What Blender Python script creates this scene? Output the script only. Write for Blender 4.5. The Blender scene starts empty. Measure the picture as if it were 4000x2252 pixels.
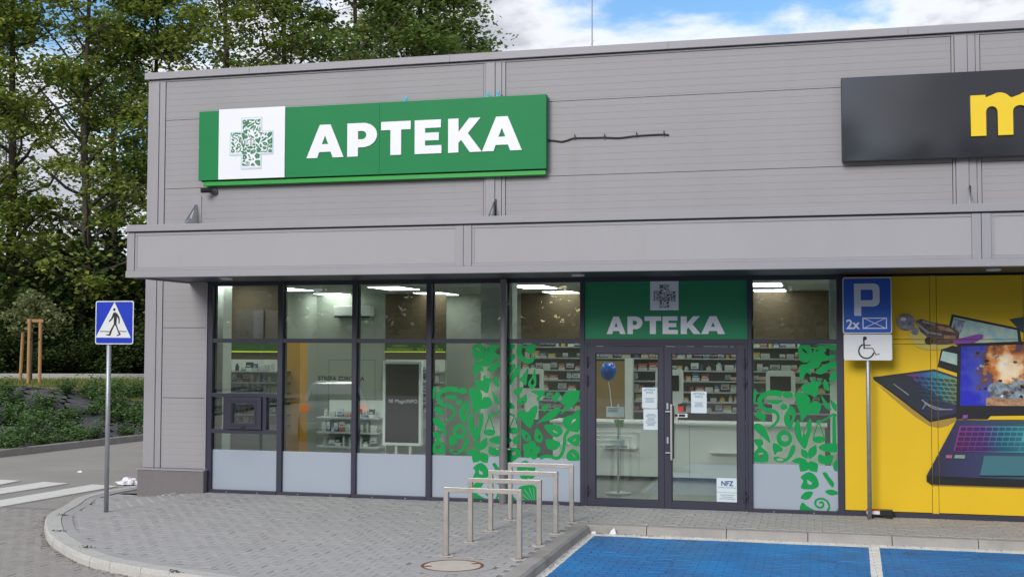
import bpy, bmesh, math, random
import numpy as np
from mathutils import Vector, Matrix

SC = bpy.context.scene
COL = SC.collection
rnd = random.Random(7)

# ------------------------------------------------------------------ camera
FPX = 4685.624                      # focal length in pixels of the 4000 px wide photograph
CR = Vector((0.96845914, 0.2491633, 0.0021293))
CU = Vector((0.00933545, -0.0448223, 0.99895136))
CF = Vector((-0.24899746, 0.9674237, 0.04573462))
CC = Vector((0.0, -17.2388673, 2.35))
cam = bpy.data.cameras.new('camera')
cam.sensor_width = 36.0
cam.lens = FPX / 4000 * 36.0
cam.clip_end = 3000
co = bpy.data.objects.new('camera', cam)
COL.objects.link(co)
m = Matrix.Identity(4)
for i in range(3):
    m[i][0], m[i][1], m[i][2], m[i][3] = CR[i], CU[i], -CF[i], CC[i]
co.matrix_world = m
SC.camera = co

# ------------------------------------------------------------------ sky
SUN_AZ, SUN_EL = math.radians(196), math.radians(27)
wd = bpy.data.worlds.new('World')
SC.world = wd
wd.use_nodes = True
wt = wd.node_tree
wt.nodes.clear()


def wn(t, **kw):
    n = wt.nodes.new(t)
    for k, v in kw.items():
        setattr(n, k, v)
    return n


def wmath(op, a, b=None, clamp=False):
    n = wn('ShaderNodeMath', operation=op, use_clamp=clamp)
    for i, v in enumerate((a, b)):
        if v is None:
            continue
        if isinstance(v, (int, float)):
            n.inputs[i].default_value = v
        else:
            wt.links.new(v, n.inputs[i])
    return n.outputs[0]


sky = wn('ShaderNodeTexSky', sky_type='NISHITA', sun_disc=False)
sky.sun_elevation = SUN_EL
sky.sun_rotation = SUN_AZ
sky.air_density = 1.0
sky.dust_density = 0.6
sky.ozone_density = 2.0
tc = wn('ShaderNodeTexCoord')
sx = wn('ShaderNodeSeparateXYZ')
wt.links.new(tc.outputs['Generated'], sx.inputs[0])
zz = wmath('ADD', wmath('MAXIMUM', sx.outputs[2], 0.0), 0.22)
cb = wn('ShaderNodeCombineXYZ')
wt.links.new(wmath('DIVIDE', sx.outputs[0], zz), cb.inputs[0])
wt.links.new(wmath('DIVIDE', sx.outputs[1], zz), cb.inputs[1])
CLOUD_OFF = (3.1, 0.6, 2.0)
mp = wn('ShaderNodeMapping')
mp.inputs['Location'].default_value = CLOUD_OFF
wt.links.new(cb.outputs[0], mp.inputs[0])


def wnoise(scale, detail, rough, dist=0.0):
    n = wn('ShaderNodeTexNoise')
    n.inputs['Scale'].default_value = scale
    n.inputs['Detail'].default_value = detail
    n.inputs['Roughness'].default_value = rough
    n.inputs['Distortion'].default_value = dist
    wt.links.new(mp.outputs[0], n.inputs['Vector'])
    return n.outputs['Fac']


big = wnoise(1.5, 10, 0.56, 0.2)
mask = wn('ShaderNodeMapRange', interpolation_type='SMOOTHSTEP')
mask.inputs['From Min'].default_value = 0.405
mask.inputs['From Max'].default_value = 0.505
wt.links.new(big, mask.inputs['Value'])
thick = wn('ShaderNodeMapRange', interpolation_type='SMOOTHSTEP')
thick.inputs['From Min'].default_value = 0.46
thick.inputs['From Max'].default_value = 0.56
wt.links.new(big, thick.inputs['Value'])
ccol = wn('ShaderNodeMix', data_type='RGBA')
ccol.inputs['A'].default_value = (8.8, 8.9, 9.3, 1)
ccol.inputs['B'].default_value = (4.6, 4.8, 5.4, 1)
wt.links.new(thick.outputs[0], ccol.inputs['Factor'])
mx = wn('ShaderNodeMix', data_type='RGBA')
wt.links.new(mask.outputs[0], mx.inputs['Factor'])
hs = wn('ShaderNodeHueSaturation')
hs.inputs['Saturation'].default_value = 1.2
hs.inputs['Value'].default_value = 1.35
wt.links.new(sky.outputs[0], hs.inputs['Color'])
wt.links.new(hs.outputs[0], mx.inputs['A'])
wt.links.new(ccol.outputs['Result'], mx.inputs['B'])
bg = wn('ShaderNodeBackground')
bg.inputs['Strength'].default_value = 0.08
wt.links.new(mx.outputs['Result'], bg.inputs['Color'])
wo = wn('ShaderNodeOutputWorld')
wt.links.new(bg.outputs[0], wo.inputs[0])

# ------------------------------------------------------------------ sun
sl = bpy.data.lights.new('sun', 'SUN')
sl.energy = 1.5
sl.angle = math.radians(24)
sl.color = (1.0, 0.965, 0.92)
so = bpy.data.objects.new('sun', sl)
COL.objects.link(so)
sdir = Vector((math.sin(SUN_AZ) * math.cos(SUN_EL), math.cos(SUN_AZ) * math.cos(SUN_EL), math.sin(SUN_EL)))
so.rotation_euler = sdir.to_track_quat('Z', 'Y').to_euler()

# ------------------------------------------------------------------ exposure
SC.view_settings.view_transform = 'Standard'
SC.view_settings.look = 'None'
SC.view_settings.gamma = 1
SC.view_settings.use_curve_mapping = False
SC.view_settings.exposure = 0.63
SC.cycles.use_denoising = True
SC.cycles.max_bounces = 10
SC.cycles.transparent_max_bounces = 24
SC.cycles.caustics_reflective = False
SC.cycles.caustics_refractive = False
SC.cycles.sample_clamp_indirect = 6.0

# ================================================================== helpers


def ray(px, py):
    return CF + CR * ((px - 2000) / FPX) - CU * ((py - 1126) / FPX)


def P(px, py, y=0.0):
    """the point of the upright plane at distance y behind the facade that the photograph shows there"""
    d = ray(px, py)
    return CC + d * ((y - CC.y) / d.y)


def G(px, py, z=0.0):
    d = ray(px, py)
    return CC + d * ((z - CC.z) / d.z)


def at_depth(px, dep, z):
    d = CF + CR * ((px - 2000) / FPX)
    p = CC + d * dep
    return Vector((p.x, p.y, z))


def s01(t):
    t = max(0.0, min(1.0, t))
    return t * t * (3 - 2 * t)


def cro(pts, n=6, closed=True):
    """Catmull-Rom smoothing of 2-D or 3-D points"""
    k = len(pts)
    out = []
    for i in range(k if closed else k - 1):
        g = [pts[(i + j) % k] if closed else pts[max(0, min(k - 1, i + j))] for j in (-1, 0, 1, 2)]
        for s in range(n):
            t = s / n
            out.append(tuple(0.5 * (2 * g[1][c] + (g[2][c] - g[0][c]) * t + (2 * g[0][c] - 5 * g[1][c] + 4 * g[2][c] - g[3][c]) * t * t
                                    + (3 * g[1][c] - g[0][c] - 3 * g[2][c] + g[3][c]) * t ** 3) for c in range(len(g[1]))))
    if not closed:
        out.append(tuple(pts[-1]))
    return out


# ---- materials
MATS = {}


def mnode(nt, t, **kw):
    n = nt.nodes.new(t)
    for k, v in kw.items():
        setattr(n, k, v)
    return n


def pm(name, col, rough=0.6, metal=0.0, spec=0.5, var=0.0, vscale=3.0, bump=0.0, bscale=80.0, rand=None, ramt=0.0,
       stretch=None, coat=0.0, transl=0.0, col2=None, emit=None, estr=1.0, dirt=0.0, dscale=0.6, dcol=None):
    """a procedural material: base colour, cloudy variation, per piece variation, stains, fine relief"""
    if name in MATS:
        return MATS[name]
    M = bpy.data.materials.new(name)
    M.use_nodes = True
    nt = M.node_tree
    bs = nt.nodes['Principled BSDF']
    bs.inputs['Roughness'].default_value = rough
    bs.inputs['Metallic'].default_value = metal
    bs.inputs['Specular IOR Level'].default_value = spec
    if coat:
        bs.inputs['Coat Weight'].default_value = coat
        bs.inputs['Coat Roughness'].default_value = 0.05
    c = (*col, 1)
    bs.inputs['Base Color'].default_value = c
    cur = None
    geo = mnode(nt, 'ShaderNodeNewGeometry')
    pos = geo.outputs['Position']
    if stretch:
        mpn = mnode(nt, 'ShaderNodeMapping')
        mpn.inputs['Scale'].default_value = stretch
        nt.links.new(pos, mpn.inputs[0])
        pos = mpn.outputs[0]

    def noise(scale, detail=5, rough_=0.6):
        n = mnode(nt, 'ShaderNodeTexNoise')
        n.inputs['Scale'].default_value = scale
        n.inputs['Detail'].default_value = detail
        n.inputs['Roughness'].default_value = rough_
        nt.links.new(pos, n.inputs['Vector'])
        return n.outputs['Fac']

    def mixc(fac, a, b, typ='MIX'):
        n = mnode(nt, 'ShaderNodeMix', data_type='RGBA', blend_type=typ)
        for key, v in (('Factor', fac), ('A', a), ('B', b)):
            if isinstance(v, (int, float)):
                n.inputs[key].default_value = v
            elif isinstance(v, tuple):
                n.inputs[key].default_value = v
            else:
                nt.links.new(v, n.inputs[key])
        return n.outputs['Result']

    cur = c
    if rand:
        if rand == 'object':
            r = mnode(nt, 'ShaderNodeObjectInfo').outputs['Random']
        else:
            r = geo.outputs['Random Per Island']
        if col2:
            cur = mixc(r, c, (*col2, 1))
        else:
            mr = mnode(nt, 'ShaderNodeMapRange')
            mr.inputs['To Min'].default_value = 1 - ramt
            mr.inputs['To Max'].default_value = 1 + ramt
            nt.links.new(r, mr.inputs['Value'])
            cmb = mnode(nt, 'ShaderNodeCombineColor')
            for i in range(3):
                nt.links.new(mr.outputs[0], cmb.inputs[i])
            cur = mixc(1.0, c, cmb.outputs[0], 'MULTIPLY')
    elif col2:
        mr = mnode(nt, 'ShaderNodeMapRange')
        mr.inputs['From Min'].default_value = 0.35
        mr.inputs['From Max'].default_value = 0.65
        nt.links.new(noise(vscale), mr.inputs['Value'])
        cur = mixc(mr.outputs[0], c, (*col2, 1))
    if var:
        mr = mnode(nt, 'ShaderNodeMapRange')
        mr.inputs['From Min'].default_value = 0.25
        mr.inputs['From Max'].default_value = 0.75
        mr.inputs['To Min'].default_value = 1 - var
        mr.inputs['To Max'].default_value = 1 + var
        nt.links.new(noise(vscale), mr.inputs['Value'])
        cmb = mnode(nt, 'ShaderNodeCombineColor')
        for i in range(3):
            nt.links.new(mr.outputs[0], cmb.inputs[i])
        cur = mixc(1.0, cur, cmb.outputs[0], 'MULTIPLY')
    if dirt:
        mr = mnode(nt, 'ShaderNodeMapRange', interpolation_type='SMOOTHSTEP')
        mr.inputs['From Min'].default_value = 0.52
        mr.inputs['From Max'].default_value = 0.75
        mr.inputs['To Max'].default_value = dirt
        nt.links.new(noise(dscale, 8, 0.65), mr.inputs['Value'])
        cur = mixc(mr.outputs[0], cur, (*(dcol or (col[0] * .5, col[1] * .47, col[2] * .42)), 1))
    if not isinstance(cur, tuple):
        nt.links.new(cur, bs.inputs['Base Color'])
    if bump:
        b = mnode(nt, 'ShaderNodeBump')
        b.inputs['Strength'].default_value = bump
        b.inputs['Distance'].default_value = 0.01
        nt.links.new(noise(bscale, 3), b.inputs['Height'])
        nt.links.new(b.outputs[0], bs.inputs['Normal'])
    if emit:
        bs.inputs['Emission Color'].default_value = (*emit, 1)
        bs.inputs['Emission Strength'].default_value = estr
    if transl:
        tr = mnode(nt, 'ShaderNodeBsdfTranslucent')
        if isinstance(cur, tuple):
            tr.inputs['Color'].default_value = cur
        else:
            nt.links.new(cur, tr.inputs['Color'])
        ms = mnode(nt, 'ShaderNodeMixShader')
        ms.inputs[0].default_value = transl
        nt.links.new(bs.outputs[0], ms.inputs[1])
        nt.links.new(tr.outputs[0], ms.inputs[2])
        nt.links.new(ms.outputs[0], nt.nodes['Material Output'].inputs['Surface'])
    MATS[name] = M
    return M


def glass(name, tint, refl):
    M = bpy.data.materials.new(name)
    M.use_nodes = True
    nt = M.node_tree
    nt.nodes.remove(nt.nodes['Principled BSDF'])
    t = mnode(nt, 'ShaderNodeBsdfTransparent')
    t.inputs[0].default_value = (*tint, 1)
    g = mnode(nt, 'ShaderNodeBsdfGlossy')
    g.inputs['Roughness'].default_value = 0.0
    g.inputs['Color'].default_value = (.95, .97, 1, 1)
    lw = mnode(nt, 'ShaderNodeLayerWeight')
    lw.inputs[0].default_value = 0.5
    pw = mnode(nt, 'ShaderNodeMath', operation='POWER')
    nt.links.new(lw.outputs['Facing'], pw.inputs[0])
    pw.inputs[1].default_value = 4
    mr = mnode(nt, 'ShaderNodeMapRange')
    mr.inputs['To Min'].default_value = refl
    mr.inputs['To Max'].default_value = 0.7
    nt.links.new(pw.outputs[0], mr.inputs['Value'])
    ms = mnode(nt, 'ShaderNodeMixShader')
    nt.links.new(mr.outputs[0], ms.inputs[0])
    nt.links.new(t.outputs[0], ms.inputs[1])
    nt.links.new(g.outputs[0], ms.inputs[2])
    nt.links.new(ms.outputs[0], nt.nodes['Material Output'].inputs['Surface'])
    MATS[name] = M
    return M


# ---- objects
def tag(o, label=None, cat=None, group=None, kind=None):
    for k, v in (('label', label), ('category', cat), ('group', group), ('kind', kind)):
        if v:
            o[k] = v
    return o


def thing(name, loc, label, cat, group=None, rz=0.0):
    o = bpy.data.objects.new(name, None)
    COL.objects.link(o)
    o.location = loc
    o.rotation_euler = (0, 0, rz)
    o.empty_display_size = 0.2
    return tag(o, label, cat, group)


def link(name, me, mat, parent=None, local=False):
    o = bpy.data.objects.new(name, me)
    COL.objects.link(o)
    if mat is not None and len(me.materials) == 0:
        me.materials.append(mat)
    if parent is not None:
        o.parent = parent
        if not local and parent.type == 'EMPTY':
            o.matrix_parent_inverse = Matrix.Translation(-Vector(parent.location))
    return o


class MB:
    def __init__(s):
        s.v, s.f = [], []

    def quad(s, *p):
        b = len(s.v)
        s.v += [tuple(x) for x in p]
        s.f.append(tuple(range(b, b + len(p))))
        return s

    def box(s, x0, x1, y0, y1, z0, z1):
        b = len(s.v)
        s.v += [(x0, y0, z0), (x1, y0, z0), (x1, y1, z0), (x0, y1, z0), (x0, y0, z1), (x1, y0, z1), (x1, y1, z1), (x0, y1, z1)]
        s.f += [tuple(b + i for i in q) for q in ((0, 3, 2, 1), (4, 5, 6, 7), (0, 1, 5, 4), (1, 2, 6, 5), (2, 3, 7, 6), (3, 0, 4, 7))]
        return s

    def loft(s, rings, cap=True):
        b = len(s.v)
        n = len(rings[0])
        for r in rings:
            s.v += [tuple(p) for p in r]
        for k in range(len(rings) - 1):
            for i in range(n):
                j = (i + 1) % n
                s.f.append((b + k * n + i, b + k * n + j, b + (k + 1) * n + j, b + (k + 1) * n + i))
        if cap:
            s.f.append(tuple(b + i for i in reversed(range(n))))
            s.f.append(tuple(b + (len(rings) - 1) * n + i for i in range(n)))
        return s

    def prism(s, pts, y0, y1):
        """polygon in x,z pushed from y0 (front) to y1"""
        return s.loft([[(x, y0, z) for x, z in pts], [(x, y1, z) for x, z in pts]])

    def tube(s, path, r, n=8, cap=True):
        path = [Vector(p) for p in path]
        rs = r if isinstance(r, (list, tuple)) else [r] * len(path)
        rings = []
        ref = Vector((0.13, 0.31, 0.94))
        prev = None
        for i, p in enumerate(path):
            d = (path[min(i + 1, len(path) - 1)] - path[max(i - 1, 0)]).normalized()
            if prev is None:
                a = d.cross(ref if abs(d.dot(ref)) < .9 else Vector((1, 0, 0))).normalized()
            else:
                a = (prev - d * prev.dot(d)).normalized()
            prev = a
            c = d.cross(a)
            rings.append([p + (a * math.cos(t) + c * math.sin(t)) * rs[i] for t in [2 * math.pi * k / n for k in range(n)]])
        return s.loft(rings, cap)

    def bar(s, p0, p1, w, h, up=Vector((0, 0, 1))):
        p0, p1 = Vector(p0), Vector(p1)
        d = (p1 - p0).normalized()
        a = d.cross(up)
        a = a.normalized() if a.length > 1e-4 else Vector((1, 0, 0))
        c = a.cross(d)
        r = [a * sx_ * w / 2 + c * sz_ * h / 2 for sx_, sz_ in ((-1, -1), (1, -1), (1, 1), (-1, 1))]
        return s.loft([[p0 + q for q in r], [p1 + q for q in r]])

    def mesh(s, name, bevel=0.0, smooth=False, seg=2):
        me = bpy.data.meshes.new(name)
        me.from_pydata(s.v, [], s.f)
        bm = bmesh.new()
        bm.from_mesh(me)
        bmesh.ops.recalc_face_normals(bm, faces=bm.faces)
        if bevel:
            es = [e for e in bm.edges if len(e.link_faces) == 2 and e.calc_face_angle(0) > 0.5]
            bmesh.ops.bevel(bm, geom=es, offset=bevel, segments=seg, affect='EDGES', profile=0.5, clamp_overlap=True)
        bm.to_mesh(me)
        bm.free()
        if smooth:
            for p in me.polygons:
                p.use_smooth = True
        return me

    def build(s, name, mat, parent=None, local=False, bevel=0.0, smooth=False, seg=2):
        return link(name, s.mesh(name, bevel, smooth, seg), mat, parent, local)


def ell(cx, cy, rx, ry, n=20, a0=0.0):
    ca, sa = math.cos(a0), math.sin(a0)
    return [(cx + rx * math.cos(t) * ca - ry * math.sin(t) * sa, cy + rx * math.cos(t) * sa + ry * math.sin(t) * ca)
            for t in [2 * math.pi * k / n for k in range(n)]]


def rrect(x0, x1, z0, z1, r, n=4):
    out = []
    for cx, cz, a in ((x1 - r, z1 - r, 0), (x0 + r, z1 - r, 90), (x0 + r, z0 + r, 180), (x1 - r, z0 + r, 270)):
        for k in range(n + 1):
            t = math.radians(a + 90 * k / n)
            out.append((cx + r * math.cos(t), cz + r * math.sin(t)))
    return out


def stroke(pts, w, n=5, smooth=True, taper=None):
    q = cro(pts, n, False) if smooth else list(pts)
    L, R = [], []
    for i, p in enumerate(q):
        a, b = q[max(0, i - 1)], q[min(len(q) - 1, i + 1)]
        dx, dy = b[0] - a[0], b[1] - a[1]
        l = math.hypot(dx, dy) or 1
        ww = w / 2
        if taper:
            t = i / (len(q) - 1)
            ww *= taper[0] + (taper[1] - taper[0]) * t
        L.append((p[0] - dy / l * ww, p[1] + dx / l * ww))
        R.append((p[0] + dy / l * ww, p[1] - dx / l * ww))
    return L + R[::-1]


def fill2d(name, loops, y, depth=0.0):
    """flat mesh (x,z) with holes from closed loops, at depth y, thickness depth towards the viewer"""
    cu = bpy.data.curves.new(name, 'CURVE')
    cu.dimensions = '2D'
    cu.fill_mode = 'BOTH'
    cu.extrude = depth / 2
    for lp in loops:
        sp = cu.splines.new('POLY')
        sp.points.add(len(lp) - 1)
        for i, (a, b) in enumerate(lp):
            sp.points[i].co = (a, b, 0, 1)
        sp.use_cyclic_u = True
    o = bpy.data.objects.new(name, cu)
    me = bpy.data.meshes.new_from_object(o)
    bpy.data.objects.remove(o)
    bpy.data.curves.remove(cu)
    return upright(me, y - depth / 2)


def upright(me, y):
    n = len(me.vertices)
    a = np.empty(n * 3, np.float32)
    me.vertices.foreach_get('co', a)
    a = a.reshape(-1, 3)
    b = np.stack([a[:, 0], y - a[:, 2], a[:, 1]], 1)
    me.vertices.foreach_set('co', b.ravel())
    me.materials.clear()
    me.update()
    return me


def text_mesh(body, size, x, z, y, align='CENTER', bold=0.0, sx_=1.0):
    cu = bpy.data.curves.new('writing', 'FONT')
    cu.body = body
    cu.size = size
    cu.align_x = align
    cu.offset = bold
    cu.resolution_u = 3
    o = bpy.data.objects.new('writing', cu)
    me = bpy.data.meshes.new_from_object(o)
    bpy.data.objects.remove(o)
    bpy.data.curves.remove(cu)
    me.transform(Matrix.Diagonal((sx_, 1, 1, 1)))
    me.transform(Matrix.Translation((x, z, 0)))
    return upright(me, y)


def clip_x(me, xmax):
    bm = bmesh.new()
    bm.from_mesh(me)
    bmesh.ops.bisect_plane(bm, geom=bm.verts[:] + bm.edges[:] + bm.faces[:], plane_co=(xmax, 0, 0), plane_no=(1, 0, 0), clear_outer=True)
    bm.to_mesh(me)
    bm.free()
    return me


def slots(me, xs, zs, h=0.004):
    """cut the open joints of the panels out of a print that runs across them"""
    bm = bmesh.new()
    bm.from_mesh(me)
    for ax, vals in ((0, xs), (2, zs)):
        no = Vector((1, 0, 0)) if ax == 0 else Vector((0, 0, 1))
        for v in vals:
            for s in (-h, h):
                bmesh.ops.bisect_plane(bm, geom=bm.verts[:] + bm.edges[:] + bm.faces[:], plane_co=no * (v + s), plane_no=no)
            dead = [f for f in bm.faces if abs(f.calc_center_median()[ax] - v) < h * .9]
            bmesh.ops.delete(bm, geom=dead, context='FACES')
    bm.to_mesh(me)
    bm.free()
    return me


def np_mesh(name, V, F):
    """mesh from numpy vertices (n,3) and faces (m,k)"""
    me = bpy.data.meshes.new(name)
    k = F.shape[1]
    me.vertices.add(len(V))
    me.vertices.foreach_set('co', V.astype(np.float32).ravel())
    me.loops.add(F.size)
    me.loops.foreach_set('vertex_index', F.astype(np.int32).ravel())
    me.polygons.add(len(F))
    me.polygons.foreach_set('loop_start', np.arange(0, F.size, k, dtype=np.int32))
    me.polygons.foreach_set('loop_total', np.full(len(F), k, np.int32))
    me.update(calc_edges=True)
    return me


def leaves(C, size, rs, up=0.5, aspect=0.75, droop=0.0):
    """one kite-shaped leaf per centre, folded along its midrib"""
    n = len(C)
    nr = rs.normal(size=(n, 3))
    nr /= np.linalg.norm(nr, axis=1)[:, None]
    nr[:, 2] = np.abs(nr[:, 2])
    nr = nr * (1 - up) + np.array([0, 0, 1.0]) * up
    nr /= np.linalg.norm(nr, axis=1)[:, None]
    t = rs.normal(size=(n, 3))
    t[:, 2] -= droop
    t -= nr * np.sum(t * nr, 1)[:, None]
    t /= np.linalg.norm(t, axis=1)[:, None]
    b = np.cross(nr, t)
    s = (size * rs.uniform(.5, 1.35, n))[:, None]
    f = nr * s * .12
    v = np.stack([C - t * s * .5, C + b * s * .5 * aspect + f + t * s * .05, C + t * s * .55, C - b * s * .5 * aspect + f + t * s * .05], 1)
    return v.reshape(-1, 3), np.arange(n * 4).reshape(n, 4)


# ================================================================== materials
m_panel = pm('wall panel coated steel', (0.325, 0.314, 0.325), rough=0.55, spec=0.35, var=0.05, vscale=.7, bump=0.05, bscale=220, stretch=(1, 1, .22), dirt=.16, dscale=1.6, dcol=(.25, .235, .225))
m_trim = pm('trim coated steel', (0.322, 0.313, 0.333), rough=0.45, spec=0.4, var=0.03, vscale=.8, dirt=.12, dscale=2)
m_fascia = pm('fascia coated steel', (0.362, 0.350, 0.365), rough=0.5, spec=0.35, var=0.045, vscale=.6, stretch=(1, 1, .3), dirt=.14, dscale=1.3, dcol=(.27, .25, .24))
m_plinth = pm('plinth render', (0.185, 0.172, 0.172), rough=0.85, var=.08, vscale=5, bump=.3, bscale=250, dirt=.3, dscale=2.5)
m_frame = pm('anthracite aluminium', (0.036, 0.038, 0.060), rough=0.45, spec=0.4)
m_gasket = pm('black rubber', (0.012, 0.012, 0.014), rough=0.6)
m_dark = pm('dark gap', (0.02, 0.02, 0.024), rough=0.8)
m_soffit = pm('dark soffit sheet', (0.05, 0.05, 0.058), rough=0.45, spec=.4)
m_glass = glass('window glass', (0.90, 0.95, 0.905), 0.10)
m_glassd = glass('door glass', (0.92, 0.96, 0.935), 0.08)
m_film = pm('frosted film', (0.355, 0.405, 0.47), rough=0.35, spec=.5, var=.02, vscale=2)
m_green = pm('sign green', (0.010, 0.215, 0.068), rough=0.45, spec=.18, var=.03, vscale=1.5)
m_greenl = pm('sign ledge green', (0.014, 0.33, 0.04), rough=0.3, spec=.5)
m_decal = pm('window film green', (0.006, 0.29, 0.07), rough=0.4, spec=.2)
m_pgreen = pm('transom film green', (0.028, 0.26, 0.115), rough=0.35, spec=.25)
m_white = pm('white acrylic', (0.82, 0.83, 0.88), rough=0.35, var=.015, vscale=4)
m_pale = pm('pale blue acrylic', (0.56, 0.68, 0.74), rough=0.35)
m_darkgreen = pm('dark green print', (0.015, 0.11, 0.06), rough=0.5)
m_signgreen = pm('sign print green', (0.015, 0.19, 0.075), rough=0.5)
m_paper = pm('paper', (0.62, 0.71, 0.75), rough=0.7, var=.02, vscale=9)
m_ink = pm('grey ink', (0.17, 0.22, 0.27), rough=0.7)
m_navy = pm('navy ink', (0.02, 0.06, 0.22), rough=0.6)
m_black = pm('black paint', (0.012, 0.012, 0.014), rough=0.4)
m_steel = pm('brushed stainless steel', (0.57, 0.54, 0.51), rough=0.36, metal=.95, var=.12, vscale=9, bump=.05, bscale=200, dirt=.25, dscale=5, dcol=(.22, .16, .11))
m_galv = pm('galvanised post', (0.40, 0.42, 0.45), rough=0.5, metal=.75, var=.12, vscale=12)
m_zinc = pm('bright zinc', (0.55, 0.545, 0.56), rough=.5, metal=.2, var=.06, vscale=20)
m_pipe = pm('coated downpipe', (0.21, 0.20, 0.205), rough=0.38, spec=.5, metal=.3)
m_blue = pm('sign blue', (0.006, 0.035, 0.46), rough=0.35, spec=.5)
m_blue2 = pm('sign blue worn', (0.008, 0.095, 0.46), rough=0.35, spec=.5, var=.06, vscale=4)
m_swhite = pm('sign white', (0.70, 0.71, 0.71), rough=0.45, var=.03, vscale=10)
m_yellow = pm('yellow panel print', (0.75, 0.49, 0.022), rough=0.5, spec=.2, var=.03, vscale=1.4)
m_lyellow = pm('letter yellow', (0.83, 0.58, 0.006), rough=0.4)
m_gloss = pm('black gloss acrylic', (0.010, 0.011, 0.016), rough=0.08, spec=1.0)
m_concrete = pm('concrete kerb', (0.36, 0.34, 0.315), rough=0.9, var=.14, vscale=3, bump=.4, bscale=120, dirt=.45, dscale=1.6, dcol=(.15, .13, .11))
m_granite = pm('light granite', (0.53, 0.515, 0.48), rough=0.85, var=.14, vscale=40, bump=.7, bscale=70, dirt=.25, dscale=3, dcol=(.2, .17, .13))
m_joint = pm('joint sand', (0.235, 0.225, 0.21), rough=1.0, var=.2, vscale=30)
PAV = dict(rough=.9, bump=.25, bscale=160, dirt=.22, dscale=.8, dcol=(.27, .25, .225))
m_pav_i = pm('paver concrete grey', (0.40, 0.388, 0.378), rand='island', ramt=.05, **PAV)
m_pav_o = pm('paver concrete grey single', (0.40, 0.388, 0.378), rand='object', ramt=.05, **PAV)
RAV = dict(rough=.92, bump=.25, bscale=150, dirt=.35, dscale=.5, dcol=(.20, .165, .13))
m_rav_i = pm('road block concrete', (0.335, 0.312, 0.285), rand='island', ramt=.06, **RAV)
m_rav_o = pm('road block concrete single', (0.335, 0.312, 0.285), rand='object', ramt=.06, **RAV)
m_road = pm('far block paving', (0.33, 0.308, 0.28), rough=.92, var=.12, vscale=1.2, bump=.5, bscale=14, stretch=(.5, 1, 1), dirt=.3, dscale=.35, dcol=(.2, .175, .15))
m_zebra = pm('road marking white', (0.74, 0.725, 0.67), rough=.8, var=.08, vscale=14, dirt=.35, dscale=5, dcol=(.36, .34, .31))
m_rust = pm('rusty iron', (0.22, 0.075, 0.03), rough=.9, var=.3, vscale=20, bump=.4)
m_mhc = pm('manhole concrete', (0.55, 0.51, 0.44), rough=.9, var=.1, vscale=9, bump=.3, dirt=.2, dscale=5)
m_litter = pm('white plastic', (0.78, 0.78, 0.82), rough=.5)
m_wood = pm('round pine stake', (0.42, 0.235, 0.10), rough=.8, var=.2, vscale=10, stretch=(6, 6, 1))
m_soil = pm('weed membrane', (0.085, 0.082, 0.09), rough=.9, var=.35, vscale=3, bump=.25, bscale=9)
m_grassg = pm('verge turf', (0.13, 0.155, 0.035), rough=1, var=.3, vscale=2.5, col2=(.23, .16, .07), bump=.5, bscale=30)
m_blade = pm('grass blade', (0.10, 0.17, 0.03), rough=.8, rand='island', col2=(.26, .28, .07), transl=.3)
m_forest = pm('forest floor', (0.045, 0.04, 0.026), rough=1, var=.4, vscale=1.5, bump=.8, bscale=5)
m_bark = pm('maple bark', (0.075, 0.062, 0.05), rough=.95, var=.35, vscale=6, bump=.6, bscale=40, stretch=(3, 3, .6))
m_leaf = pm('maple leaf', (0.09, 0.185, 0.04), rough=.5, spec=.4, rand='island', col2=(.46, .50, .10), transl=.42)
m_leaf2 = pm('dark maple leaf', (0.07, 0.16, 0.045), rough=.5, spec=.4, rand='island', col2=(.34, .41, .10), transl=.4)
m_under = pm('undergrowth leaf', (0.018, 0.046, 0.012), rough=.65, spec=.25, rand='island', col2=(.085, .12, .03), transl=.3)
m_shrub = pm('shrub leaf', (0.05, 0.13, 0.04), rough=.5, spec=.4, rand='island', col2=(.19, .30, .085), transl=.25)
m_young = pm('young tree leaf', (0.13, 0.17, 0.055), rough=.5, rand='island', col2=(.32, .36, .15), transl=.35)
m_iwall = pm('interior white wall', (0.40, 0.425, 0.385), rough=.8)
m_ifloor = pm('interior grey tile', (0.16, 0.165, 0.16), rough=.25, var=.05, vscale=2)
m_iceil = pm('interior ceiling', (0.55, 0.57, 0.53), rough=.9)
m_lamp = pm('lit ceiling panel', (0.9, 0.9, 0.9), emit=(0.95, 1.0, 0.95), estr=5.0)
m_shelf = pm('shelf metal', (0.42, 0.45, 0.46), rough=.45)
m_furn = pm('white furniture', (0.78, 0.80, 0.78), rough=.35)
m_brown = pm('wood panel brown', (0.11, 0.075, 0.045), rough=.6, var=.2, vscale=6, stretch=(1, 1, 8))
m_banner = pm('green banner print', (0.03, 0.10, 0.012), rough=.5)
m_lime = pm('lime light strip', (0.5, 0.6, 0.04), rough=.5, emit=(.75, .85, .05), estr=.25)
m_bwrite = pm('banner writing', (.42, .5, .10), rough=.6)
m_orange = pm('orange glow colour', (0.62, 0.31, 0.04), rough=.6, var=.08, vscale=1.5)  # base colour stands in for an orange glow
m_screen = pm('switched-off screen', (0.003, 0.003, 0.004), rough=.2, spec=.04)
m_tape = pm('light blue tape', (0.05, 0.42, 0.60), rough=.5)
m_balloon = pm('blue balloon rubber', (0.012, 0.12, 0.62), rough=.25, spec=.6)
m_carw = pm('silver white car paint', (0.62, 0.63, 0.65), rough=.25, coat=.8)
m_carg = pm('car window glass', (0.02, 0.025, 0.028), rough=.05, spec=.8)
m_carr = pm('red tail lamp', (0.55, 0.01, 0.015), rough=.15, emit=(.9, .05, .05), estr=.7)
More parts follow.
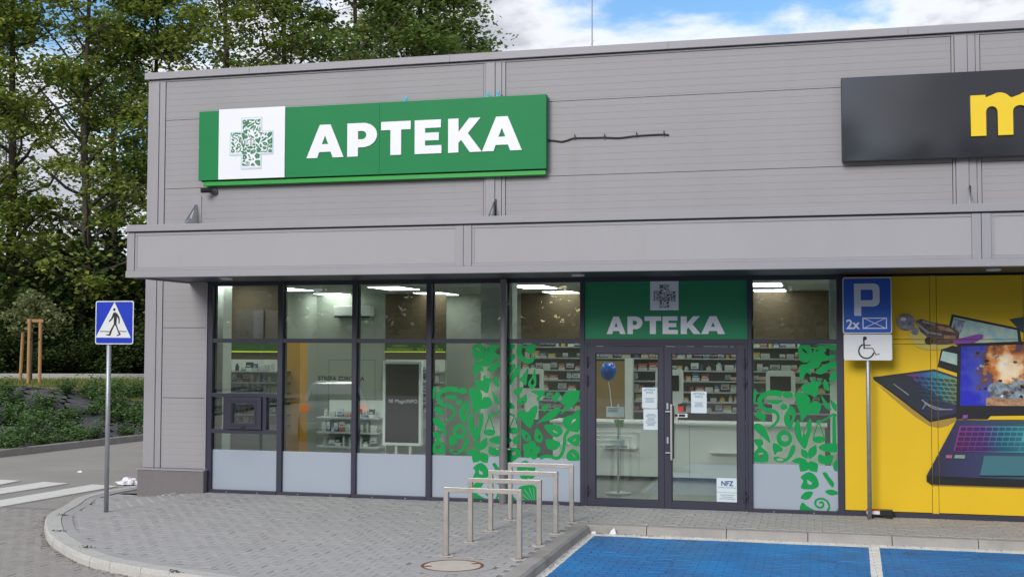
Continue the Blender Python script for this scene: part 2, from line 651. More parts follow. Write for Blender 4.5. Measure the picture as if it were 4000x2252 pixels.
m_dry = pm('dry hillside grass', (0.26, 0.245, 0.17), rough=1, var=.35, vscale=.5, col2=(.17, .18, .10), bump=.5, bscale=3)
m_cable = pm('black cable', (0.012, 0.012, 0.012), rough=.5)
GOODS = [pm('carton ' + str(i), c, rough=.5) for i, c in enumerate([(.62, .64, .62), (.48, .50, .5), (.42, .09, .07), (.10, .17, .30), (.12, .28, .16),
                                                                   (.62, .42, .06), (.03, .035, .05), (.64, .60, .52), (.70, .72, .74), (.33, .10, .34)])]

# ================================================================== ground and pavements
ROAD = -0.10


def sheet(name, x0, x1, y0, y1, z, mat, n=1):
    b = MB()
    b.quad((x0, y0, z), (x1, y0, z), (x1, y1, z), (x0, y1, z))
    return tag(b.build(name, mat), kind='structure')


ground = sheet('ground', -900, 900, -900, 900, ROAD - .014, m_road)


def zs(x, y):
    """height of the pavement: it dips towards the crossing at the corner of the building"""
    return -0.085 * s01((-9.3 - x) / 1.2) * s01((y + 3.3) / 2.3)


KERB_OUT = [(-2.96, -7.45), (-4.4, -6.82), (-6.08, -6.2), (-6.83, -5.97), (-7.63, -5.63), (-8.39, -5.06), (-9.26, -4.2), (-10.02, -3.2), (-10.5, -2.4),
            (-11.05, -1.25), (-11.36, -.55), (-11.45, .15), (-11.42, .65), (-11.36, 1.17), (-11.25, 2.6), (-11.2, 6), (-11.2, 16)]
path = cro(KERB_OUT, 12, False)
acc = [0.0]
for a, b in zip(path[:-1], path[1:]):
    acc.append(acc[-1] + math.hypot(b[0] - a[0], b[1] - a[1]))


def along(s):
    s = max(0, min(acc[-1] - 1e-6, s))
    i = max(k for k in range(len(acc) - 1) if acc[k] <= s)
    t = (s - acc[i]) / (acc[i + 1] - acc[i])
    p, q = path[i], path[i + 1]
    dx, dy = q[0] - p[0], q[1] - p[1]
    l = math.hypot(dx, dy)
    return (p[0] + dx * t, p[1] + dy * t), (dy / l, -dx / l)      # point, normal towards the pavement


pavement = None
inner = []
for k in range(0, 200):
    p, n = along(acc[-1] * k / 199)
    inner.append((p[0] + n[0] * .36, p[1] + n[1] * .36))
POLY = [(-3.13, -1.72), (-3.13, -7.3)] + inner + [(-10.4, 16), (-10.4, .2), (12, .2), (12, -1.6), (-3.13, -1.6)]


def inside(x, y, poly):
    c = False
    j = len(poly) - 1
    for i in range(len(poly)):
        xi, yi = poly[i]
        xj, yj = poly[j]
        if (yi > y) != (yj > y) and x < (xj - xi) * (y - yi) / (yj - yi) + xi:
            c = not c
        j = i
    return c


# the bed the pavers lie on
b = MB()
N = 60
for k in range(199):
    for j in range(6):
        def pt(kk, jj):
            p, n = along(acc[-1] * kk / 199)
            t = .2 + jj * .25
            x, y = p[0] + n[0] * t, p[1] + n[1] * t
            return (x, y, zs(x, y) - (.0063 if zs(x, y) > -.0005 else .016))
        if j < 5:
            b.quad(pt(k, j), pt(k + 1, j), pt(k + 1, j + 1), pt(k, j + 1))
gx = -11.5
while gx < 12:
    gy = -7.4
    while gy < .2:
        if inside(gx + .12, gy + .12, POLY):
            b.quad(*[(x_, y_, zs(x_, y_) - (.0065 if zs(x_, y_) > -.0005 else .016)) for x_, y_ in ((gx, gy), (gx + .24, gy), (gx + .24, gy + .24), (gx, gy + .24))])
        gy += .24
    gx += .24
pavement = tag(b.build('pavement', m_joint), kind='structure')

# interlocking double-T pavers
W1, W2, PV, PU = .0825, .0575, .14, .20


def paver_template(outline, inset=.0042, gap=.0012, drop=.009):
    o = np.array(outline)
    n = len(o)

    def shrink(d):
        out = []
        for i in range(n):
            a, c, e = o[i - 1], o[i], o[(i + 1) % n]
            d1, d2 = (c - a) / np.linalg.norm(c - a), (e - c) / np.linalg.norm(e - c)
            n1, n2 = np.array([-d1[1], d1[0]]), np.array([-d2[1], d2[0]])
            bis = n1 + n2
            bis /= max(1e-6, (1 + n1 @ n2))
            out.append(c + bis * d)
        return np.array(out)
    top, low = shrink(inset), shrink(gap)
    V = np.concatenate([np.c_[top, np.zeros(n)], np.c_[low, np.full(n, -drop)]])
    return V, n


beh = [(-.1, -W1), (-.07, -W1), (-.03, -W2), (.03, -W2), (.07, -W1), (.1, -W1), (.1, W1), (.07, W1), (.03, W2), (-.03, W2), (-.07, W1), (-.1, W1)]
rec = [(-.1, -.05), (.1, -.05), (.1, .05), (-.1, .05)]


def paver_mesh(name, tpl):
    V, n = tpl
    me = bpy.data.meshes.new(name)
    F = [tuple(range(n))] + [(i, n + i, n + (i + 1) % n, (i + 1) % n) for i in range(n)]
    me.from_pydata([tuple(v) for v in V], [], F)
    bm = bmesh.new()
    bm.from_mesh(me)
    bmesh.ops.recalc_face_normals(bm, faces=bm.faces)
    if bm.faces[0:1] and bm.faces[0].normal.z < 0:
        bmesh.ops.reverse_faces(bm, faces=bm.faces)
    bm.to_mesh(me)
    bm.free()
    return me


def paver_field(name, tpl, spots, parent, m_one, m_many, near=300):
    """the 300 nearest pavers one by one, the rest as one sheet of real pavers"""
    V, n = tpl
    rs = np.random.RandomState(11)
    spots = sorted(spots, key=lambda s: (s[0] - CC.x) ** 2 + (s[1] - CC.y) ** 2)
    seen, rest = [], []
    for s in spots:
        d = Vector((s[0], s[1], s[2])) - CC
        zc = d.dot(CF)
        px, py = 2000 + FPX * d.dot(CR) / zc, 1126 - FPX * d.dot(CU) / zc
        (seen if (-20 < px < 4020 and py < 2275 and len(seen) < near) else rest).append(s)
    me = paver_mesh(name, tpl)
    me.materials.append(m_one)
    for x, y, z in seen:
        o = bpy.data.objects.new(name, me)
        COL.objects.link(o)
        o.location = (x, y, z + rs.normal() * .0012)
        o.rotation_euler = (rs.normal() * .004, rs.normal() * .004, rs.normal() * .003)
        o.parent = parent
    if rest:
        q = np.array(rest)
        m_ = len(q)
        T = np.repeat(V[None], m_, 0)
        T[:, :, 2] += rs.normal(size=(m_, 1)) * .0012 + V[None, :, 0] * rs.normal(size=(m_, 1)) * .004 + V[None, :, 1] * rs.normal(size=(m_, 1)) * .004
        T += q[:, None, :]
        VV = T.reshape(-1, 3)
        base = (np.arange(m_) * 2 * n)[:, None]
        Ft = (base + np.arange(n)[None]).tolist()
        Fs = np.stack([np.arange(n), n + np.arange(n), n + (np.arange(n) + 1) % n, (np.arange(n) + 1) % n], 1)
        Fs = (base[:, :, None] + Fs[None]).reshape(-1, 4).tolist()
        me2 = bpy.data.meshes.new(name + '_field')
        me2.from_pydata(VV.tolist(), [], Ft + Fs)
        o = link(name + '_field', me2, m_many, parent)
        tag(o, kind='stuff')


MHC = Vector((-3.80, -4.98, 0))
tpl = paver_template(beh)
spots = []
j = 0
y = -7.2
while y < 0.05:
    x = -11.6 + (0.1 if j % 2 else 0)
    while x < 6:
        if inside(x, y, POLY) and (Vector((x, y, 0)) - MHC).length > .47:
            if not (x > -10.5 and y > -.02):
                spots.append((x, y, zs(x, y)))
        x += PU
    y += PV
    j += 1
paver_field('paver', tpl, spots, pavement, m_pav_o, m_pav_i)

# granite kerb stones round the corner
s = 0.0
k = 0
while s < acc[-1] - .3:
    L = rnd.uniform(.42, .6)
    e = min(s + L, acc[-1] - .01)
    rings = []
    for t in (0, .5, 1):
        ss = s + .004 + (e - s - .008) * t
        p, n = along(ss)
        z = zs(p[0] + n[0] * .1, p[1] + n[1] * .1) + .005
        j1, j2 = rnd.uniform(-.006, .006), rnd.uniform(-.012, .004)
        q = lambda o_, zz_: (p[0] + n[0] * o_, p[1] + n[1] * o_, zz_)
        rings.append([q(-.004 + j2, -.3), q(-.006 + j1, max(z - .05, ROAD - .02)), q(0.004, z - .008), q(.014, z), q(.196, z), q(.2, -.3)])
    MB().loft(rings).build('kerb_stone', m_granite, pavement)
    if p[1] < 4:
        rings = []
        for t in (0, .5, 1):
            ss = s + .003 + (e - s - .006) * t
            p, n = along(ss)
            z = zs(p[0] + n[0] * .28, p[1] + n[1] * .28) + .002
            q = lambda o_, zz_: (p[0] + n[0] * o_, p[1] + n[1] * o_, zz_)
            rings.append([q(.206, z - .06), q(.206, z - .004), q(.21, z), q(.338, z), q(.342, z - .004), q(.342, z - .06)])
        MB().loft(rings).build('edging_stone', m_pav_o, pavement)
    s = e
    k += 1
# straight concrete kerbs round the parking bays, one metre each
yk = [-1.77, -2.85, -3.8, -4.85, -5.85, -6.85, -7.5]
for a, c in zip(yk[:-1], yk[1:]):
    b = MB()
    prof = [(-3.135, -.3), (-3.135, .004), (-2.975, .004), (-2.945, -.02), (-2.935, ROAD), (-2.93, -.3)]
    dz = rnd.uniform(-.003, .003)
    b.loft([[(x, a - .004, z + dz) for x, z in prof], [(x, c + .004, z + dz) for x, z in prof]])
    b.build('kerb_stone', m_concrete, pavement)
xk_ = [-3.135, -2.19, -1.18, -.18, .82, 1.81, 2.82, 3.8, 4.8, 5.8, 7, 8]
for a, c in zip(xk_[:-1], xk_[1:]):
    b = MB()
    prof = [(-1.6, -.3), (-1.6, .004), (-1.74, .004), (-1.77, -.02), (-1.78, ROAD), (-1.785, -.3)]
    dz = rnd.uniform(-.004, .004)
    b.loft([[(a + .005, y_, z + dz) for y_, z in prof], [(c - .005, y_, z + dz) for y_, z in prof]])
    b.build('kerb_stone', m_concrete, pavement)

# block-paved road round the corner
roadbed = MB().quad((-17, -9, ROAD - .0065), (-2.9, -9, ROAD - .0065), (-2.9, -1.6, ROAD - .0065), (-17, -1.6, ROAD - .0065))
road = tag(roadbed.build('road', m_joint), kind='structure')
OUTP = [along(acc[-1] * k_ / 199)[0] for k_ in range(200)]
spots = []
j = 0
y = -8.4
while y < -1.7:
    x = -14.2 + (0.1 if j % 2 else 0)
    while x < -3:
        if y < -1.7 and not inside(x, y, [(-2.96, 3)] + OUTP):
            spots.append((x, y, ROAD))
        x += PU
    y += PV
    j += 1
paver_field('road_block', tpl, spots, road, m_rav_o, m_rav_i)

# parking bays in painted rectangular blocks
bay_m = bpy.data.materials.new('bay paint')
bay_m.use_nodes = True
nt = bay_m.node_tree
bs = nt.nodes['Principled BSDF']
bs.inputs['Roughness'].default_value = .62
geo = mnode(nt, 'ShaderNodeNewGeometry')
sp = mnode(nt, 'ShaderNodeSeparateXYZ')
nt.links.new(geo.outputs['Position'], sp.inputs[0])


def nmath(op, a, c):
    n = mnode(nt, 'ShaderNodeMath', operation=op)
    for i, v in enumerate((a, c)):
        if isinstance(v, (int, float)):
            n.inputs[i].default_value = v
        else:
            nt.links.new(v, n.inputs[i])
    return n.outputs[0]


def nnoise(scale, detail=6, rough=.6):
    n = mnode(nt, 'ShaderNodeTexNoise')
    n.inputs['Scale'].default_value = scale
    n.inputs['Detail'].default_value = detail
    n.inputs['Roughness'].default_value = rough
    nt.links.new(geo.outputs['Position'], n.inputs['Vector'])
    return n.outputs['Fac']


def nramp(v, lo, hi, a=0.0, c=1.0):
    n = mnode(nt, 'ShaderNodeMapRange', interpolation_type='SMOOTHSTEP')
    for k_, q in (('From Min', lo), ('From Max', hi), ('To Min', a), ('To Max', c)):
        n.inputs[k_].default_value = q
    nt.links.new(v, n.inputs['Value'])
    return n.outputs[0]


def nmix(f, a, c):
    n = mnode(nt, 'ShaderNodeMix', data_type='RGBA')
    for k_, v in (('Factor', f), ('A', a), ('B', c)):
        if isinstance(v, tuple):
            n.inputs[k_].default_value = v
        else:
            nt.links.new(v, n.inputs[k_])
    return n.outputs['Result']


wob = nmath('MULTIPLY', nmath('SUBTRACT', nnoise(9), .5), .02)
X, Y = nmath('ADD', sp.outputs[0], wob), nmath('ADD', sp.outputs[1], wob)
m1 = nmath('GREATER_THAN', Y, -1.995)
m2 = nmath('LESS_THAN', X, -2.83)
m3 = nmath('LESS_THAN', nmath('ABSOLUTE', nmath('SUBTRACT', nmath('SUBTRACT', X, .597), nmath('MULTIPLY', nmath('ADD', Y, 2.07), .025)), 0.0), .061)
mw = nmath('MAXIMUM', nmath('MAXIMUM', m1, m2), m3)
blue = nmix(nramp(nnoise(1.1), .35, .65), (.006, .205, .53, 1), (.010, .145, .40, 1))
blue = nmix(nramp(nnoise(2.3, 9, .7), .55, .75, 0, .45), blue, (.05, .13, .22, 1))
wht = nmix(nramp(nnoise(6, 8, .7), .5, .75, 0, .5), (.78, .76, .71, 1), (.48, .46, .42, 1))
blue = nmix(nramp(nnoise(.75, 4, .5), .46, .62, 0, .35), blue, (.035, .12, .26, 1))
blue = nmix(nramp(nmath('ABSOLUTE', nmath('SUBTRACT', nnoise(.55, 3, .45), .5), 0.0), .0, .006, .5, 0), blue, (.02, .05, .11, 1))
nt.links.new(nmix(mw, blue, wht), bs.inputs['Base Color'])
bp = mnode(nt, 'ShaderNodeBump')
bp.inputs['Strength'].default_value = .3
bp.inputs['Distance'].default_value = .008
nt.links.new(nnoise(140), bp.inputs['Height'])
nt.links.new(bp.outputs[0], bs.inputs['Normal'])
bed_m = pm('bay joints', (.02, .045, .085), rough=1, var=.3, vscale=20)
bays = tag(MB().quad((-2.93, -8, ROAD - .006), (5, -8, ROAD - .006), (5, -1.78, ROAD - .006), (-2.93, -1.78, ROAD - .006)).build('parking_bay', bed_m), kind='structure')
spots = []
j = 0
y = -7.5
while y < -1.8:
    x = -2.84 - (0.1 if j % 2 else 0)
    while x < 4.5:
        spots.append((x, y + .0, ROAD))
        x += .2
    y += .1
    j += 1
paver_field('bay_block', paver_template(rec, inset=.004, gap=.0012, drop=.009), spots, bays, bay_m, bay_m)

# zebra crossing
for q in ([(0, 450), (215, 460), (0, 500), (-260, 555), (-260, 450)], [(450, 472), (700, 488), (0, 597), (-500, 690), (-500, 606), (0, 538)],
          [(950, 498), (1210, 515), (0, 727), (-600, 850), (-600, 762), (0, 660)]):
    pts = [G(a / 2.627, 1700 + c / 2.627, ROAD + .004) for a, c in q]
    b = MB()
    b.loft([[Vector((p.x, p.y, ROAD - .012)) for p in pts], pts])
    tag(b.build('crossing_stripe', m_zebra, road))

# ------------------------------------------------------------------ planted bank on the left
KX = lambda y_: -17.1 + .1125 * (y_ - 5.1)


def zb(u):
    return -.03 + 1.08 * s01(u / 6.6)


def bank_pt(u, y_, lift=0.0):
    z = zb(u) + lift
    if .3 < u < 6.5:
        z += .05 * math.sin(u * 2.1 + y_ * 1.3) * math.sin(y_ * .9 + 1) + .03 * math.sin(u * 4.7 - y_ * 3.1)
    return (KX(y_) - u, y_, z)


US = [0, .3] + [.3 + .45 * i for i in range(1, 16)] + [8, 10, 14, 20, 30, 50]
YS = [-30, -15, -5] + [-1 + .6 * i for i in range(0, 50)] + [32, 38, 46, 60]
b = MB()
for i in range(len(US) - 1):
    for j in range(len(YS) - 1):
        b.quad(bank_pt(US[i], YS[j]), bank_pt(US[i], YS[j + 1]), bank_pt(US[i + 1], YS[j + 1]), bank_pt(US[i + 1], YS[j]))
me = b.mesh('bank', smooth=True)
bmx = bmesh.new()
bmx.from_mesh(me)
bmesh.ops.remove_doubles(bmx, verts=bmx.verts, dist=.001)
bmx.to_mesh(me)
bmx.free()
bank = tag(link('planted_bank', me, m_soil), kind='structure')
# kerb along its foot
y = -12.0
while y < 30:
    e = y + 1.0
    prof = [(.02, -.3), (.02, ROAD), (.01, .03), (-.005, .045), (-.1, .045), (-.11, -.3)]
    b = MB()
    b.loft([[(KX(v) + x_, v, z) for x_, z in prof] for v in (y + .005, e - .005)])
    b.build('kerb_stone', m_concrete, bank)
    y = e


def on_bank(px, dep):
    p = at_depth(px, dep, 0)
    u = KX(p.y) - p.x
    return Vector(bank_pt(u, p.y))


# turf verge and path on top of the bank
b = MB()
pxs = list(range(-1400, 900, 100))
for i in range(len(pxs) - 1):
    for d0, d1 in ((35.6, 37), (37, 38.5), (38.5, 40.2)):
        q = []
        for px_, dd in ((pxs[i], d0), (pxs[i + 1], d0), (pxs[i + 1], d1), (pxs[i], d1)):
            p = on_bank(px_, dd)
            p.z += .02
            q.append(p)
        b.quad(*q)
tag(b.build('turf_verge', m_grassg, smooth=True), kind='structure')
b = MB()
kb_ = []
for i in range(len(pxs) - 1):
    q = [at_depth(pxs[i], 40.2, 1.075), at_depth(pxs[i + 1], 40.2, 1.075), at_depth(pxs[i + 1], 42.4, 1.075), at_depth(pxs[i], 42.4, 1.075)]
    b.quad(*q)
m_pathc = pm('path concrete', (.36, .35, .31), rough=.9, var=.12, vscale=2, dirt=.3, dscale=1)
footpath = tag(b.build('footpath', m_pathc), kind='structure')
for i in range(len(pxs) - 1):
    b = MB()
    a, c = at_depth(pxs[i], 42.4, 0), at_depth(pxs[i + 1], 42.4, 0)
    d = (c - a).normalized()
    nn = Vector((-d.y, d.x, 0))
    a, c = a + d * .005, c - d * .005
    prof = [(0, .9), (0, 1.24), (.012, 1.255), (.14, 1.255), (.15, .9)]
    b.loft([[Vector((v.x, v.y, 0)) + nn * o_ + Vector((0, 0, z)) for o_, z in prof] for v in (a, c)])
    b.build('edging_stone', m_pathc, footpath)

# grass blades on the verge
rs = np.random.RandomState(5)
bl = []
for _ in range(9000):
    px_, dd = rs.uniform(-120, 640), rs.uniform(35.4, 40.3)
    p = on_bank(px_, dd)
    if rs.rand() < .35 + .65 * s01((dd - 36.2) / 1.5):
        bl.append((p.x, p.y, p.z))
C = np.array(bl)
n = len(C)
h = rs.uniform(.06, .20, n)
dr = rs.normal(size=(n, 2)) * .35
az = rs.uniform(0, 6.28, n)
wv = np.stack([np.cos(az), np.sin(az), np.zeros(n)], 1) * .012
tip = C + np.stack([dr[:, 0] * h, dr[:, 1] * h, h], 1)
V = np.stack([C - wv, C + wv, tip], 1).reshape(-1, 3)
tag(link('verge_grass', np_mesh('verge_grass', V, np.arange(n * 3).reshape(n, 3)), m_blade), kind='stuff')

# shrubs planted on the bank
shrub_me = []
for v in range(4):
    rs = np.random.RandomState(40 + v)
    b = MB()
    cl = []
    for i in range(11):
        a = rs.uniform(0, 6.28)
        ln = rs.uniform(.28, .52)
        el = rs.uniform(.35, 1.25)
        p0 = Vector((rs.normal() * .04, rs.normal() * .04, 0))
        p1 = p0 + Vector((math.cos(a) * math.cos(el), math.sin(a) * math.cos(el), math.sin(el))) * ln
        b.tube([p0, (p0 + p1) / 2 + Vector((0, 0, .04)), p1], [.008, .006, .003], 4)
        for t in np.linspace(.3, 1.05, 6):
            c_ = p0.lerp(p1, t)
            cl.append(np.array(c_) + rs.normal(size=(9, 3)) * np.array([.075, .075, .05]))
    st = b.mesh('stem')
    C = np.concatenate(cl)
    C[:, 2] = np.maximum(C[:, 2], .01)
    V, F = leaves(C, .085, rs, up=.55, aspect=.55)
    shrub_me.append((st, np_mesh('foliage', V, F)))
rs = np.random.RandomState(77)
row = 0
u = .45
while u < 5.3:
    y = 1.5 + (row % 2) * .35
    while y < 24:
        yy, uu = y + rs.normal() * .12, u + rs.normal() * .1
        p = bank_pt(uu, yy)
        d = Vector(p) - CC
        px_ = 2000 + FPX * d.dot(CR) / d.dot(CF)
        gap = math.sin(yy * .8 + uu * 1.9) + math.sin(yy * 1.7 - uu * 1.1 + 2) < -.35 and uu > .8
        if -60 < px_ < 640 and not gap:
            st, fo = shrub_me[rs.randint(4)]
            t = thing('shrub', p, 'low leafy green shrub planted on the dark bank', 'shrub', 'shrubs planted on the bank', rs.uniform(0, 6.28))
            sc_ = rs.uniform(.7, 1.05) * (1.3 if px_ > 400 and uu > 3 else 1)
            t.scale = (sc_, sc_, sc_ * rs.uniform(.85, 1.2))
            link('stem', st, m_bark, t, True)
            link('foliage', fo, m_shrub, t, True)
        y += .74
    u += .62
    row += 1

# ================================================================== trees


def tree_meshes(seed, H, R, nleaf, leaf=.19, low=.22, sides=6):
    rs = np.random.RandomState(seed)
    b = MB()
    n = 9
    tr = []
    wx, wy = rs.normal(size=2) * .35
    for i in range(n):
        t = i / (n - 1)
        tr.append(Vector((wx * math.sin(t * 2.6) + rs.normal() * .05, wy * math.sin(t * 2.1) + rs.normal() * .05, H * .93 * t)))
    r0 = H * .0115
    b.tube(tr, [r0 * (1.35 if i == 0 else 1) * (1 - .88 * i / (n - 1)) + .01 for i in range(n)], 8)

    def trunk_at(z):
        t = min(.999, z / (H * .93)) * (n - 1)
        i = int(t)
        return tr[i].lerp(tr[i + 1], t - i)
    ends = []
    nl = 36
    for i in range(nl):
        t = low + (.97 - low) * (i + rs.uniform(-.3, .3)) / nl
        t = max(low * .9, min(.97, t))
        p0 = trunk_at(t * H * .93)
        a = i * 2.4 + rs.normal() * .4
        x = (t - low) / (1 - low)
        ln = R * (max(.05, math.sin(math.pi * min(1, .18 + .8 * x) ** .75)) ** .8) * rs.uniform(.65, 1.15)
        el = rs.uniform(.1, .55) + .55 * x
        d = Vector((math.cos(a) * math.cos(el), math.sin(a) * math.cos(el), math.sin(el)))
        pts = [p0]
        for k in range(1, 5):
            pts.append(p0 + d * ln * k / 4 + Vector((rs.normal() * .12, rs.normal() * .12, .10 * ln * (k / 4) ** 2 + rs.normal() * .1)))
        rr = r0 * .42 * (1 - .6 * x)
        b.tube(pts, [rr, rr * .8, rr * .6, rr * .4, rr * .2], 5, False)
        for k in range(7):
            s_ = rs.uniform(.3, 1.0)
            q = pts[0].lerp(pts[-1], s_) if s_ < .25 else pts[min(3, int(s_ * 4))].lerp(pts[min(4, int(s_ * 4) + 1)], s_ * 4 - int(s_ * 4) if s_ < 1 else 0)
            dd = Vector((rs.normal(), rs.normal(), rs.normal() * .5 + .15)).normalized()
            e = q + dd * rs.uniform(.5, 1.3) * (R / 4) ** .5
            b.tube([q, q.lerp(e, .5) + Vector((0, 0, .06)), e], [rr * .25, rr * .16, .006], 3, False)
            ends.append(e)
            if rs.rand() < .7:
                ends.append(q.lerp(e, .55))
        ends.append(pts[-1])
    E_ = np.array([tuple(e) for e in ends])
    w = rs.gamma(1.0, 1, len(E_))
    cnt = np.maximum(4, (w / w.sum() * nleaf)).astype(int)
    idx = np.repeat(np.arange(len(E_)), cnt)
    rad = (.20 + .22 * rs.rand(len(E_)))[idx][:, None]
    C = E_[idx] + rs.normal(size=(len(idx), 3)) * rad * np.array([1.15, 1.15, .5])
    V, F = leaves(C, leaf, rs, up=.45, aspect=.85, droop=.5)
    return b.mesh('trunk', smooth=True), np_mesh('crown', V, F)


TREES = [tree_meshes(3, 21, 4.6, 15000, low=.12), tree_meshes(8, 19, 4.3, 16000, low=.09), tree_meshes(13, 22, 4.5, 13500, low=.10), tree_meshes(21, 17, 4.0, 16500, low=.07)]


def ground_z(p):
    u = KX(p.y) - p.x
    return zb(u) if u > 0 else ROAD


def plant(px_, dep, var, sc_, label, rz, dark=False, zsc=1.0):
    p = at_depth(px_, dep, 0)
    p.z = ground_z(p) - .05
    t = thing('maple_tree', p, label, 'tree', 'trees behind the building', rz)
    t.scale = (sc_, sc_, sc_ * zsc)
    tm, cm = TREES[var]
    link('trunk', tm, m_bark, t, True)
    o = link('crown', cm, None, t, True)
    if len(cm.materials) == 0:
        cm.materials.append(m_leaf)
    if dark:
        o.material_slots[0].link = 'OBJECT'
        o.material_slots[0].material = m_leaf2
    return t


FOREST = [
    (-230, 47, 0, 1.0, 'leafy maple at the far left edge, crown running out of the picture', .3, False),
    (60, 49, 2, 1.0, 'tall maple above the staked young tree at the left edge', 1.9, False),
    (335, 47.5, 1, 1.05, 'tall maple with a straight dark trunk left of the building corner', .9, False),
    (600, 51, 3, 1.1, 'maple rising just behind the top left corner of the building', 4.0, True),
    (860, 49, 0, .98, 'maple standing above the left part of the green roof sign', 5.1, False),
    (1120, 52, 2, .98, 'maple with thin foliage above the middle of the green roof sign', 2.2, False),
    (1390, 50, 1, 1.1, 'maple above the right part of the green roof sign', 3.3, True),
    (1640, 52, 3, 1.22, 'dense maple second from the right end of the tree line', .2, True),
    (1790, 54, 1, 1.06, 'dark maple at the right end of the tree line beside the open sky', 1.2, True),
    (-80, 60, 1, 1.1, 'maple in the back row near the left edge of the picture', 2.7, True),
    (480, 62, 0, 1.0, 'back row maple behind the crossing sign', 3.9, True),
    (1500, 63, 1, 1.1, 'back row maple behind the dense right crowns', 2.9, True),
]
for px_, dep, v, sc_, lab, rz, dk in FOREST:
    plant(px_, dep, v, sc_, lab, rz, dk)

# dark undergrowth at the edge of the wood
und = []
for v in range(3):
    rs = np.random.RandomState(90 + v)
    b = MB()
    cl = []
    for i in range(16):
        a, el, ln = rs.uniform(0, 6.28), rs.uniform(.5, 1.4), rs.uniform(1.4, 3.6)
        p0 = Vector((rs.normal() * .3, rs.normal() * .3, 0))
        p1 = p0 + Vector((math.cos(a) * math.cos(el), math.sin(a) * math.cos(el), math.sin(el))) * ln
        b.tube([p0, p0.lerp(p1, .5) + Vector((0, 0, .15)), p1], [.03, .02, .008], 4)
        for t in np.linspace(.08, 1.05, 9):
            cl.append(np.array(p0.lerp(p1, t)) + rs.normal(size=(48, 3)) * np.array([.32, .32, .24]))
    C = np.concatenate(cl)
    C[:, 2] = np.maximum(C[:, 2], .03)
    V, F = leaves(C, .17, rs, up=.4, aspect=.8)
    und.append((b.mesh('stem'), np_mesh('foliage', V, F)))
rs = np.random.RandomState(4)
UL = ['dark bush at the wood edge %s' % s_ for s_ in (
    'at the far left of the picture', 'left of the staked young tree', 'right behind the stakes of the young tree', 'between the young tree and the crossing sign',
    'just left of the crossing sign', 'behind the crossing sign', 'between the crossing sign and the building', 'half hidden by the building corner')]
i = 0
for dep, base in ((45.5, -60), (49.5, -20), (56, -40)):
    for px_ in range(base, 780, 105):
        p = at_depth(px_ + rs.uniform(-20, 20), dep + rs.uniform(-.6, .6), 0)
        p.z = ground_z(p)
        lab = UL[i] if i < len(UL) else 'dark leafy undergrowth bush deep in the shade of the wood'
        t = thing('bush', p, lab, 'bush', 'undergrowth below the trees', rs.uniform(0, 6.28))
        k_ = rs.uniform(.8, 1.15) * (1 if dep < 46 else 1.5)
        if dep < 46:
            k_ *= .62
        t.scale = (k_ * 1.2, k_ * 1.2, k_)
        st, fo = und[rs.randint(3)]
        link('stem', st, m_bark, t, True)
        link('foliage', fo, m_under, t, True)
        i += 1

# staked young tree
rs = np.random.RandomState(31)
base = on_bank(240 / 1.555 * 1.555 / 1.0 * .62, 38.2)
base = on_bank(128, 38.0)
t = thing('young_tree', base, 'young tree with a drooping pale green crown tied between three stakes', 'tree')
b = MB()
b.tube([(0, 0, -.05), (.02, 0, 1.2), (-.02, .03, 2.1), (-.06, 0, 2.5)], [.035, .03, .026, .02], 7)
cl = []
for i in range(22):
    a = rs.uniform(0, 6.28)
    sd = 1.0 if i % 3 else 1.35
    st = Vector((-.05, 0, rs.uniform(1.9, 2.5)))
    mid = st + Vector((math.cos(a) * .4 * sd, math.sin(a) * .4, rs.uniform(.1, .45)))
    en = st + Vector((math.cos(a) * rs.uniform(.7, 1.05) * sd, math.sin(a) * .8, rs.uniform(-.75, .15)))
    b.tube(cro([tuple(st), tuple(mid), tuple(en)], 3, False), .007, 4)
    for q in cro([tuple(st), tuple(mid), tuple(en)], 5, False)[2:]:
        cl.append(np.array(q) + rs.normal(size=(8, 3)) * np.array([.09, .09, .08]))
b.build('trunk', m_bark, t, True, smooth=True)
C = np.concatenate(cl)
V, F = leaves(C, .13, rs, up=.3, aspect=.75, droop=1.0)
link('crown', np_mesh('crown', V, F), m_young, t, True)
t = thing('tree_stakes', base, 'three pine stakes with a short top rail round the young tree', 'stakes')
S = lambda px_, dep: (on_bank(px_, dep) - base)
ft = [S(86, 38.6), S(118, 36.9), S(162, 37.0)]
for k_, f in enumerate(ft):
    top = f * .97 + Vector((.06 if k_ == 0 else 0, 0, 2.02 if k_ else 1.62))
    MB().tube([f - Vector((0, 0, .1)), top], .052, 9).build('stake', m_wood, t, True)
tp = [f * .97 for f in ft]
MB().bar(tp[1] + Vector((-.08, 0, 1.98)), tp[2] + Vector((.1, 0, 1.96)), .05, .09).build('rail', m_wood, t, True)
for k_ in (1, 2):
    MB().tube([tp[k_] + Vector((0, 0, 1.36)), tp[k_] + Vector((0, 0, 1.42))], .06, 9).build('tie', m_black, t, True)

